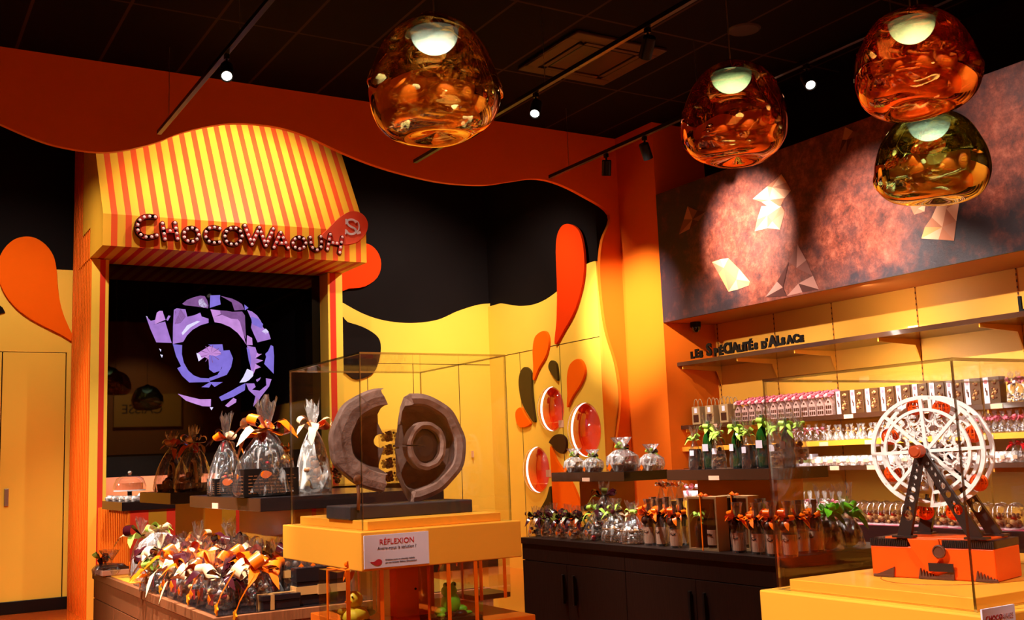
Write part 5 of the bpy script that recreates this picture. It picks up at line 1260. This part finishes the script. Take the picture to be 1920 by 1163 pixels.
for a in range(4):
    for b_ in range(2):
        lc = putX(728+b_*25, 6.2, zj); w = 24*mpp(lc); hh = 25.0*mpp(lc)
        def mk():
            t = thing('chocolate_pack', 'x', 'chocolate pack', (0, 0, -5)); rnd = random.Random(8)
            mb = MB(); lumps(mb, (0, 0, hh*.12), w*.38, .035, hh*.72, 60, w*.13, rnd, (0, 0, 1, 2)); mb.build('chocolates', CHM, t, smooth=True)
            MB().box((-w*.48, -.05, 0), (w*.48, .05, hh*.97)).build('clear_box', m_acr, t); return t
        place('cpk', mk, (lc[0], lc[1], zj+a*hh), 0, 1, '%s clear chocolate pack in the %s layer of the stack behind the shells' % (['left', 'right'][b_], ['bottom', 'second', 'third', 'top'][a]), 'stacked clear chocolate packs')

# ------------------------------------------------------------------ clear animal boxes under case 1
def clear_box(label, loc, s, animal, rz=0):
    t = thing('clear_gift_box', label, 'clear gift box', loc, rz); w, d, h = s
    MB().box((0, 0, 0), (w, d, h)).build('clear_box', m_acr, t)
    MB().box((.002, .002, .001), (w-.002, d-.002, .018)).build('base', m_choc, t)
    mb = MB(); b = .008
    for x in (w*.16, w*.80):
        mb.box((x, -.003, 0), (x+b*1.6, -.001, h+.002)); mb.box((x, -.003, h+.001), (x+b*1.6, d+.003, h+.003))
    mb.box((-.003, d*.45, 0), (-.001, d*.45+b*1.6, h+.002)); mb.box((-.003, d*.45, h+.001), (w+.003, d*.45+b*1.6, h+.003))
    bow(mb, (w*.5, d*.4, h+.01), .04, [0], random.Random(int(w*9999)), n=4, tails=2, w=.35, upz=.1); mb.build('ribbon', R_OR, t, smooth=False)
    c = Vector((w*.5, d*.5, .018))
    if animal == 'duck':
        mb = MB(); mb.ball(tuple(c+Vector((0, 0, .024))), .040, 14, 0, sc=(1.15, 1, .75)); mb.ball(tuple(c+Vector((-.0, 0, .074))), .026, 14, 0); mb.ball(tuple(c+Vector((-.038, 0, .042))), .014, 10, 0, sc=(1.4, .6, .8)); mb.ball(tuple(c+Vector((.045, 0, .03))), .018, 10, 1, sc=(1.4, .7, .6)); mb.ball(tuple(c+Vector((-.024, -.012, .07))), .009, 8, 2, sc=(1.5, 1, .6)); mb.ball(tuple(c+Vector((0, 0, .008))), .045, 12, 1, sc=(1.1, 1, .35)); mb.ball(tuple(c+Vector((-.015, -.020, .084))), .003, 6, 3); mb.build('duck_figure', [m_ylch, m_choc, R_OR, m_black], t, smooth=True)
    if animal == 'frog':
        mb = MB(); mb.ball(tuple(c+Vector((0, 0, .035))), .032, 14, 0, sc=(1, .9, 1.2)); mb.ball(tuple(c+Vector((-.008, -.006, .075))), .024, 14, 0, sc=(1.1, 1, .8))
        for sx_ in (-1, 1): mb.ball(tuple(c+Vector((-.008+sx_*.014, -.012, .094))), .009, 10, 0); mb.ball(tuple(c+Vector((-.008+sx_*.014, -.020, .095))), .004, 8, 2); mb.ball(tuple(c+Vector((sx_*.036, 0, .014))), .019, 10, 0, sc=(1.1, 1.2, .8)); mb.ball(tuple(c+Vector((sx_*.045, -.025, .006))), .013, 10, 0, sc=(1.4, 1, .5)); mb.ball(tuple(c+Vector((sx_*.02, -.03, .006))), .018, 10, 1, sc=(1.2, 1, .6))
        mb.build('frog_figure', [m_grch, m_choc, m_black], t, smooth=True)
    return t
ZT1 = .8005
zt = ZT1
x0 = solveX(614, 3.12, .9); clear_box('clear gift box with a yellow chocolate duck left of the amber column', (x0, 3.04, zt), (.17, .15, .185), 'duck')
x0 = solveX(818, 3.02, .9); clear_box('clear gift box with a green chocolate frog right of the amber column', (x0, 2.995, zt), (.150, .15, .190), 'frog')
x0 = solveX(866, 3.5, .95); clear_box('taller clear gift box with orange bow behind the frog box', (x0, 3.42, zt), (.155, .16, .26), None)
x0 = solveX(668, 3.55, .9); clear_box('clear gift box with orange ribbon behind the duck box', (x0, 3.46, zt), (.13, .13, .20), None)

# ------------------------------------------------------------------ middle counter
ZM = .7705
for k in range(8):
    px = 1003+k*12.5; x = 3.90+.05*(k % 2)
    place('cone%d' % (k % 2), lambda q=k: p_bag(101+q, .05, .20, [R_MA, M('olive_ribbon', (110, 110, 40), .3, coat=.4), R_MA], 'x', neck=.66, cont=(1, 0, 2), bs=.62, nb=5, tag_=True, cnt=12), (x, solveY(px, x, .85), ZM), RG.uniform(-.3, .3), RG.uniform(.92, 1.08),
          '%s from the left in the row of maroon and olive bow bags' % ORD[k], 'maroon and olive bow bags in a row')
lc = (4.15, solveY(1135, 4.15, .9), ZM); place('bigwrap', lambda: p_bag(111, .095, .345, [R_MA, M('olive_ribbon')], 'x', neck=.78, cont=(0, 1, 2, 5), cnt=34, bs=.38), lc, 0, 1, 'tallest cellophane bag with a dark bow at the back of the middle counter')
lc = (3.95, solveY(1118, 3.95, .85), ZM); place('midwrap', lambda: p_bag(112, .085, .24, [R_MA, R_LI], 'x', neck=.75, cont=(1, 5, 0, 4), cnt=26, bs=.4), lc, 0, 1, 'bulging cellophane bag in front of the tallest bag on the middle counter')
def wicker_basket(label, loc, s, seed, ribs):
    rnd = random.Random(seed); t = thing('wicker_basket', label, 'basket', loc); mb = MB()
    R_, r_, h_ = .085*s, .07*s, .085*s
    for k in range(9):
        z = .002+h_*k/8; q = r_+(R_-r_)*k/8; mb.tube([(q*math.cos(a*math.pi/10), q*math.sin(a*math.pi/10), z) for a in range(20)], .0028, 5, closed=True)
    for a in range(20): mb.tube([(r_*math.cos(a*math.pi/10), r_*math.sin(a*math.pi/10), 0), (R_*math.cos(a*math.pi/10), R_*math.sin(a*math.pi/10), h_)], .0028, 5)
    mb.lathe([(0, .002), (r_, .002)], 20); mb.build('basket', m_wick, t)
    mb = MB(); lumps(mb, (0, 0, .02), r_*.7, r_*.7, h_*1.1, 26, .018*s, rnd, (0, 5, 3, 2)); mb.build('chocolates', CHM, t, smooth=True)
    mb = MB(); wrap(mb, R_*1.12, .27*s, .19*s, rnd, n=18, flare=.6); mb.build('cellophane', m_cell, t)
    mb = MB(); bow(mb, (0, 0, .19*s), .055*s, list(range(len(ribs))), rnd, n=7); mb.build('bow', ribs, t, smooth=True)
    return t
wicker_basket('wicker basket with lime and maroon bow, left of the pair on the middle counter', (3.95, solveY(1155, 3.95, .8), ZM), .95, 41, [R_LI, R_MA, R_CR])
wicker_basket('wicker basket with white and lime bow right beside the first orange bow bottle', (3.93, solveY(1188, 3.93, .8), ZM), .9, 42, [R_LI, R_CR])
CN = {}
GB = 'moustache label bottles with orange bows'
for k, (px, x) in enumerate([(1218, 3.92), (1240, 3.93), (1266, 3.9), (1228, 4.05), (1252, 4.06), (1279, 4.04), (1384, 3.9), (1420, 3.9), (1449, 3.88), (1428, 4.06), (1446, 4.05), (1480, 3.89), (1500, 4.05)]):
    side = 'left of the wooden boxes' if px < 1282 else 'right of the wooden boxes'
    row = 'front' if x < 4 else 'back'
    cnt_ = CN.get((row, side), 0); CN[(row, side)] = cnt_+1; lb = '%s orange bow bottle of the %s row %s' % (ORD[cnt_], row, side)
    place('beer%d' % (k % 3), lambda q=k: p_bottle(200+q, 'x', GB), (x, solveY(px, x, .9), ZM), RG.uniform(-.25, .25)-.35, RG.uniform(.97, 1.03), lb, GB)
place('beer1', None, (4.15, 3.93, ZM), -.6, 1.0, 'moustache label bottle with orange bow at the near corner beside the green bow eggs')
def crate(label, loc):
    t = thing('wooden_gift_box', label, 'gift box', loc); w, d, h = .08, .235, .285   # open face toward -x
    mb = MB(); e_ = .012
    mb.box((0, 0, 0), (w, e_, h)); mb.box((0, d-e_, 0), (w, d, h)); mb.box((0, e_, 0), (w, d-e_, e_)); mb.box((0, e_, h-e_), (w, d-e_, h)); mb.box((w-.004, e_, e_), (w, d-e_, h-e_), 1)
    mb.build('crate', [m_crate, M('maroon_lining', (90, 14, 10), .5)], t)
    MB().lathe(bottle_prof(.034, .235), 18, c=(.038, .075, e_)).build('bottle', m_bott, t, smooth=True)
    mb = MB(); mb.lathe([(.0346, .03), (.0346, .11)], 18, c=(.038, .075, 0)); l0 = len(mb.v); moustache(mb, .037, .085, .026, 1); mb.v[l0:] = [(x+.038, y+.075, z) for x, y, z in mb.v[l0:]]; mb.build('bottle_label', [m_lab, m_black], t)
    MB().lathe([(0, e_), (.042, e_), (.044, .12), (.03, .17), (.008, .19), (.02, .22)], 14, c=(.042, .165, 0), jit=.05, rnd=random.Random(2)).build('chocolate_bag', m_choc, t)
    mb = MB(); bow(mb, (.025, .165, .19), .036, [0], random.Random(3), n=5, tails=4); mb.build('bow', R_LI, t, smooth=True)
    mb = MB(); mb.box((-.004, .118, 0), (-.002, .126, h)); mb.box((-.004, .118, h), (w, .126, h+.002)); bow(mb, (.02, .122, h+.005), .03, [0], random.Random(4), n=4, tails=2); mb.build('string', R_OR, t)
    MB().box((-.0015, 0, 0), (-.0005, d, h)).build('film', m_acr, t)
    return t
crate('open wooden gift box with moustache bottle and lime bow, left one of the two', (3.87, solveY(1345, 3.87, .9), ZM))
crate('open wooden gift box with moustache bottle and lime bow, right one behind bottles', (3.99, solveY(1405, 3.99, .9), ZM))
for k, px in enumerate((1556, 1588)):
    lc = (4.25+.18*k, 0, 0); x = lc[0]; y = solveY(px, x, .85); rnd = random.Random(k+50)
    t = thing('wrapped_egg', ['large chocolate egg in cellophane with green bow, left one behind the case', 'large chocolate egg in cellophane with green bow, right one behind the case'][k], 'chocolate egg', (x, max(y, 3.95), ZM))
    mb = MB(); mb.ball((0, 0, .075), .072, 18, sc=(1, 1, 1.05)); mb.build('egg', m_choc, t, smooth=True)
    mb = MB(); wrap(mb, .085, .32, .185, rnd, n=20, flare=.75); mb.build('cellophane', m_cell, t)
    mb = MB(); bow(mb, (0, 0, .185), .07, [0], rnd, n=7, tails=4, w=.6); mb.build('bow', M('green_ribbon', (110, 210, 40), .3, coat=.4), t, smooth=True)
# behind, right: tall bottle bags and pink pots
for k, px in enumerate((1240, 1257, 1274)):
    place('tbag', lambda: p_bag(301, .045, .36, [R_CR, R_OR], 'x', neck=.85, cont=(0,), tag_=False, cnt=6, bs=.4), (4.62, solveY(px, 4.62, 1.0), ZM), k*1.1, 1.0, ['slim cellophane bottle bag, left of three behind the orange bow bottles', 'slim cellophane bottle bag, middle of three behind the orange bow bottles', 'slim cellophane bottle bag, right of three behind the orange bow bottles'][k])
tag(MB().box((0, 0, 0), (.22, .4, .22)).build('support_block', m_orgY, bevel=.002), 'amber block behind the wooden boxes holding two pink topped pots', 'block').location = (4.48, solveY(1318, 4.55, .9), ZM)
yb0 = solveY(1318, 4.55, .9)
for k, px in enumerate((1291, 1306)):
    t = thing('ceramic_pot', ['small pot with pink bow, left of two behind the wooden boxes', 'small pot with pink bow, right of two behind the wooden boxes'][k], 'pot', (4.54, solveY(px, 4.54, 1.05), ZM+.2205))
    MB().lathe([(0, 0), (.03, 0), (.036, .06), (.03, .06), (.028, .01), (0, .01)], 18).build('pot', m_paper, t, smooth=True)
    mb = MB(); bow(mb, (0, 0, .075), .035, [0, 1], random.Random(k+5), n=6, tails=1); mb.build('bow', [R_PK, m_white], t, smooth=True)
# riser 1: tulle baskets
tb = [(1078, 4.32, .92, 'leftmost'), (1112, 4.3, .85, 'second from the left, partly hidden'), (1168, 4.33, 1.25, 'largest'), (1222, 4.36, .95, 'rightmost')]
for k, (px, x, s, w_) in enumerate(tb):
    def mk(seed=k):
        rnd = random.Random(400+seed); t = thing('gift_basket', 'x', 'gift basket', (0, 0, -5))
        MB().lathe([(0, 0), (.075, 0), (.085, .035), (.078, .035), (.07, .01), (0, .01)], 20).build('basket', m_wick, t)
        mb = MB(); lumps(mb, (0, 0, .03), .05, .05, .05, 24, .017, rnd, (5, 3, 2, 1)); mb.build('chocolates', CHM, t, smooth=True)
        mb = MB(); mb.lathe([(.086, .002), (.098, .04), (.09, .085), (.05, .118), (.014, .13), (.03, .15), (.062, .195)], 22, jit=.07, rnd=rnd); mb.build('tulle', m_cell2, t)
        mb = MB(); bow(mb, (0, 0, .13), .045, [0, 1, 0], rnd, n=6, tails=2); mb.build('bow', [R_LI, R_MA], t, smooth=True)
        MB().prism([(-.095, -.022, .02), (-.095, 0, .045), (-.095, .022, .02), (-.095, 0, -.0)], (-.003, 0, 0)).build('tag', R_OR, t); return t
    place('tb%d' % (k % 2), mk, (x+.03, solveY(px, x+.03, 1.22), 1.1885), .0, s*.92, 'tulle wrapped basket on the far middle riser, %s' % w_, 'tulle baskets on the far riser')
# riser 2: green bow bottles
gb = [(1303, 4.30, .80, 0), (1330, 4.38, 1.05, 1), (1347, 4.29, .85, 2), (1384, 4.33, 1.0, 1), (1404, 4.30, .86, 0), (1432, 4.36, 1.1, 1), (1455, 4.30, .9, 2), (1478, 4.36, 1.0, 1), (1500, 4.42, .95, 2)]
od = ['first', 'second', 'third', 'fourth', 'fifth', 'sixth', 'seventh', 'eighth', 'last']
for k, (px, x, s, v) in enumerate(gb):
    def mk(v=v, k=k):
        rnd = random.Random(500+k); t = thing('bottle_gift', 'x', 'bottle gift', (0, 0, -5))
        if v == 1: MB().lathe(bottle_prof(.036, .27), 18).build('bottle', m_bgrn, t, smooth=True)
        elif v == 0: MB().box((-.03, -.035, 0), (.03, .035, .15)).build('chocolate_box', m_choc, t)
        else: mb = MB(); lumps(mb, (0, 0, .02), .03, .03, .12, 22, .016, rnd, (0, 1, 2)); mb.build('chocolates', CHM, t, smooth=True)
        MB().box((-.05, -.018, .10), (-.047, .018, .14)).build('label', m_paper, t)
        mb = MB(); wrap(mb, .052, .31, .22, rnd, n=18, flare=.8, jit=.07, nr=.3); mb.build('cellophane', m_cell, t)
        mb = MB(); bow(mb, (-.01, 0, .225), .05, [0], rnd, n=6, tails=4, w=.5); mb.build('bow', R_LI, t, smooth=True); return t
    y = solveY(px, x, 1.3)
    place('gb%d' % v, mk, (x, y, 1.1935), RG.uniform(-.4, .4), s, '%s from the left of the lime bow gifts on the near middle riser' % od[k], 'lime bow gifts on the near riser')

# ------------------------------------------------------------------ right wall bay goods
z2, z3, z4, z5 = 1.5675, 1.3475, 1.1305, .6505
def mk_kraft():
    t = thing('kraft_bag', 'x', 'paper bag', (0, 0, -5))
    MB().box((0, -.055, 0), (.07, .055, .165)).build('paper_bag', m_kraft, t, bevel=.003)
    MB().box((-.002, -.035, .02), (-.0005, .035, .09)).build('window', m_choc, t)
    MB().box((-.002, -.018, .105), (-.0005, .018, .15)).build('label', m_paper, t)
    for x in (.01, .06):
        mb = MB(); mb.tube([(x, -.03*math.cos(a*math.pi/8)*1.0, .16+.075*math.sin(a*math.pi/8)) for a in range(9)], .0035, 5); mb.build('handle', m_kraft, t, smooth=True)
    return t
for k, (px, x) in enumerate([(1306, 7.2), (1331, 7.2), (1358, 7.2), (1345, 7.38), (1372, 7.38)]):
    place('kraft', mk_kraft, (x, solveY(px, x, z2), z2), 0, 1.1, ['leftmost kraft paper bag with window on the second wall shelf', 'middle kraft paper bag in front on the second wall shelf', 'kraft paper bag next to the pink tied house bags', 'kraft bag behind the middle front one', 'kraft bag at the back beside the pink tied house bags'][k])
m_house = M('gingerbread_print', (120, 70, 60), .5, scale=60, rgb2=(230, 190, 180))
def mk_house():
    t = thing('house_bag', 'x', 'sweet bag', (0, 0, -5)); rnd = random.Random(8)
    mb = MB(); mb.box((0, -.038, 0), (.06, .038, .10)); mb.prism([(0, -.038, .10), (0, .038, .10), (0, 0, .15)], (.06, 0, 0)); mb.build('house_carton', m_house, t)
    mb = MB()
    for a in range(3):
        for z in (.012, .055): mb.box((-.002, -.032+a*.023, z), (-.0005, -.016+a*.023, z+.03))
    mb.box((-.002, -.01, .108), (-.0005, .01, .125)); mb.build('windows', m_choc, t)
    mb = MB(); bow(mb, (.03, 0, .16), .046, [0, 1, 0, 0], rnd, n=11, tails=3, w=.8, upz=.7); mb.build('bow', [R_PK, M('pale_pink', (250, 200, 205), .4)], t, smooth=True)
    return t
ya, yb2 = solveY(1386, 7.2, z2), solveY(1556, 7.2, z2)
for k in range(13):
    y = ya+(yb2-ya)*k/12
    place('house', mk_house, (7.19, y, z2), 0, 1.0, '%s from the left of the front row of pink bow house bags' % ORD[k], 'front row of pink bow house bags')
for k in range(12):
    y = ya+(yb2-ya)*(k+.5)/12
    place('house', None, (7.3, y, z2), 0, 1.12, '%s from the left of the back row of pink bow house bags' % ORD[k], 'back row of pink bow house bags')
def mk_dbox():
    t = thing('chocolate_box', 'x', 'chocolate box', (0, 0, -5)); w = .1775; rnd = random.Random(21)
    MB().box((0, -w/2+.002, 0), (.08, w/2-.002, .20)).build('box', M('nut_print', (104, 66, 34), .35, scale=34, rgb2=(38, 24, 16), var=.3), t, bevel=.003)
    mb = MB(); mb.box((-.003, w*.08, .002), (-.0005, w*.36, .198), 0); mb.box((-.004, w*.16, .06), (-.003, w*.24, .10), 1); mb.box((-.004, w*.22, .09), (-.003, w*.28, .12), 1); mb.box((-.004, w*.14, .15), (-.003, w*.30, .18), 2)
    mb.build('label', [M('pink_card', (240, 205, 215), .5), m_choc, R_PK], t)
    mb = MB(); lumps(mb, (-.0, -w*.2, .02), .002, w*.2, .15, 18, .012, rnd, (0, 1, 2)); mb.build('window_nuts', CHM, t, smooth=True)
    return t
ya, yb2 = solveY(1580, 7.19, z2), solveY(1860, 7.19, z2); nb_ = 10
od2 = ['first', 'second', 'third', 'fourth', 'fifth', 'sixth', 'seventh', 'eighth', 'ninth', 'tenth']
for k in range(nb_):
    y = ya+(yb2-ya)*k/(nb_-1)
    place('dbox', mk_dbox, (7.19, y, z2), 0, (1, abs(yb2-ya)/(nb_-1)/.1775*.985, 1), '%s dark nut chocolate box from the left on the second wall shelf' % od2[k], 'dark boxes with pink labels')
def mk_small(ribs, cont, film, seed, h=.15, r=.034, nm='sweet_bag'):
    def f(): return p_bag(seed, r, h, ribs, 'x', 'sweet bag', neck=.64, cont=cont, tag_=False, cnt=12, bs=.55, film=film, name=nm, nb=5)
    return f
for k, px in enumerate((1900, 1914, 1930)): place('pinkA', mk_small([R_PK, m_white], (5, 0), None, 601, .2, .04), (7.25, solveY(px, 7.25, z2), z2), k, 1.1, '%s pink and white tied bag right of the dark boxes, second wall shelf' % ORD[k], 'pink bags at the right end of the second shelf')
ya, yb2 = solveY(1492, 7.2, z3), solveY(1546, 7.2, z3)
for k in range(5): place('pinkB', mk_small([R_PK, m_white], (0, 5), None, 602), (7.2, ya+(yb2-ya)*k/4, z3), k*1.0, 1.0, '%s from the left of the pink tied bags on the orange shelf' % ORD[k], 'pink tied bags on the orange shelf, left')
ya, yb2 = solveY(1556, 7.2, z3), solveY(1830, 7.2, z3)
for k in range(24): place('clearB', mk_small([m_cell2, R_GD], (2, 1, 5), m_cell2, 603, .13, .032), (7.2+.02*(k % 2), ya+(yb2-ya)*k/23, z3), k*.7, 1.0, '%s from the left of the clear bags on the orange shelf' % ORD[k], 'clear sweet bags on the orange shelf')
ya, yb2 = solveY(1842, 7.2, z3), solveY(1925, 7.2, z3)
for k in range(7): place('pinkC', mk_small([R_PK, R_PK], (0, 0, 3), None, 604, .155, .036), (7.2, ya+(yb2-ya)*k/6, z3), k*.9, 1.05, '%s of the pink bow bags right of the wheel, orange shelf' % ORD[k], 'pink bow bags right of the wheel')
lc = (7.2, solveY(1508, 7.2, z4), z4); t = thing('white_carton', 'white carton with a green band at the left of the silver packs', 'box', lc)
MB().box((0, -.10, 0), (.08, .10, .105)).build('carton', m_paper, t, bevel=.002); MB().box((-.001, -.10, .03), (0, .10, .06)).build('band', M('sage_print', (130, 150, 90), .5), t)
ya, yb2 = solveY(1535, 7.2, z4), solveY(1900, 7.2, z4)
for k in range(30):
    place('foilw', lambda: foil_pack((.13, .10, .085)), (7.21+.015*(k % 2), ya+(yb2-ya)*k/29, z4), .3*(k % 3), 1.0, '%s from the left of the silver packs on the fourth wall shelf' % ORD[k], 'silver packs on the fourth shelf')
for k, px in enumerate((1905, 1920)): place('redB', mk_small([M('red_ribbon', (200, 20, 30), .3), m_redf], (0, 1), None, 605, .2, .036), (7.2, solveY(px, 7.2, z4), z4), k, 1.0, '%s dark bag with red bow at the right end of the fourth wall shelf' % ORD[k], 'red bow bags')
# ledge: pink card strip, domes, pink bags
tag(MB().box((0, 0, 0), (.22, 4.0, .003)).build('shelf_paper', M('magenta_paper', (190, 60, 90), .5)), 'magenta paper strip under the domes on the black plinth', 'paper').location = (7.01, 3.2, .6505)
ya, yb2 = solveY(1503, 7.15, z5), solveY(1566, 7.15, z5)
for k in range(10): place('pinkD', mk_small([m_white, R_PK], (5, 5, 4), m_cell2, 606, .24, .042), (7.1+.13*(k % 2), ya+(yb2-ya)*k/9, .654), k*.8, 1.05, '%s of the white and pink bags left of the domes, counted from the left' % ORD[k], 'white and pink bags left of the domes')
def mk_dome():
    t = thing('cake_dome', 'x', 'dome', (0, 0, -5)); rnd = random.Random(31)
    MB().lathe([(0, 0), (.062, 0), (.062, .008), (0, .008)], 20).build('base', M('pink_card'), t)
    mb = MB(); lumps(mb, (0, 0, .012), .03, .03, .07, 16, .016, rnd, (0, 1, 2, 4)); mb.build('chocolates', CHM, t, smooth=True)
    MB().lathe([(.058, .008), (.06, .09), (.054, .12), (.038, .143), (.018, .154), (0, .157)], 20).build('dome', m_acr, t, smooth=True)
    mb = MB(); mb.tube([(.0, .057*math.cos(a*math.pi/10), .10+.058*math.sin(a*math.pi/10)) for a in range(11)], .0035, 5); mb.build('rim_highlight', m_acr, t, smooth=True)
    return t
ya, yb2 = solveY(1572, 7.1, z5), solveY(1905, 7.1, z5)
for k in range(15):
    for j in range(2):
        place('dome', mk_dome, (7.09+.15*j, ya+(yb2-ya)*(k+.4*j)/14, .654), 0, 1.15, '%s clear chocolate dome from the left, %s row on the black plinth' % (ORD[k], ['front', 'back'][j]), ['front row of clear domes', 'back row of clear domes'][j])
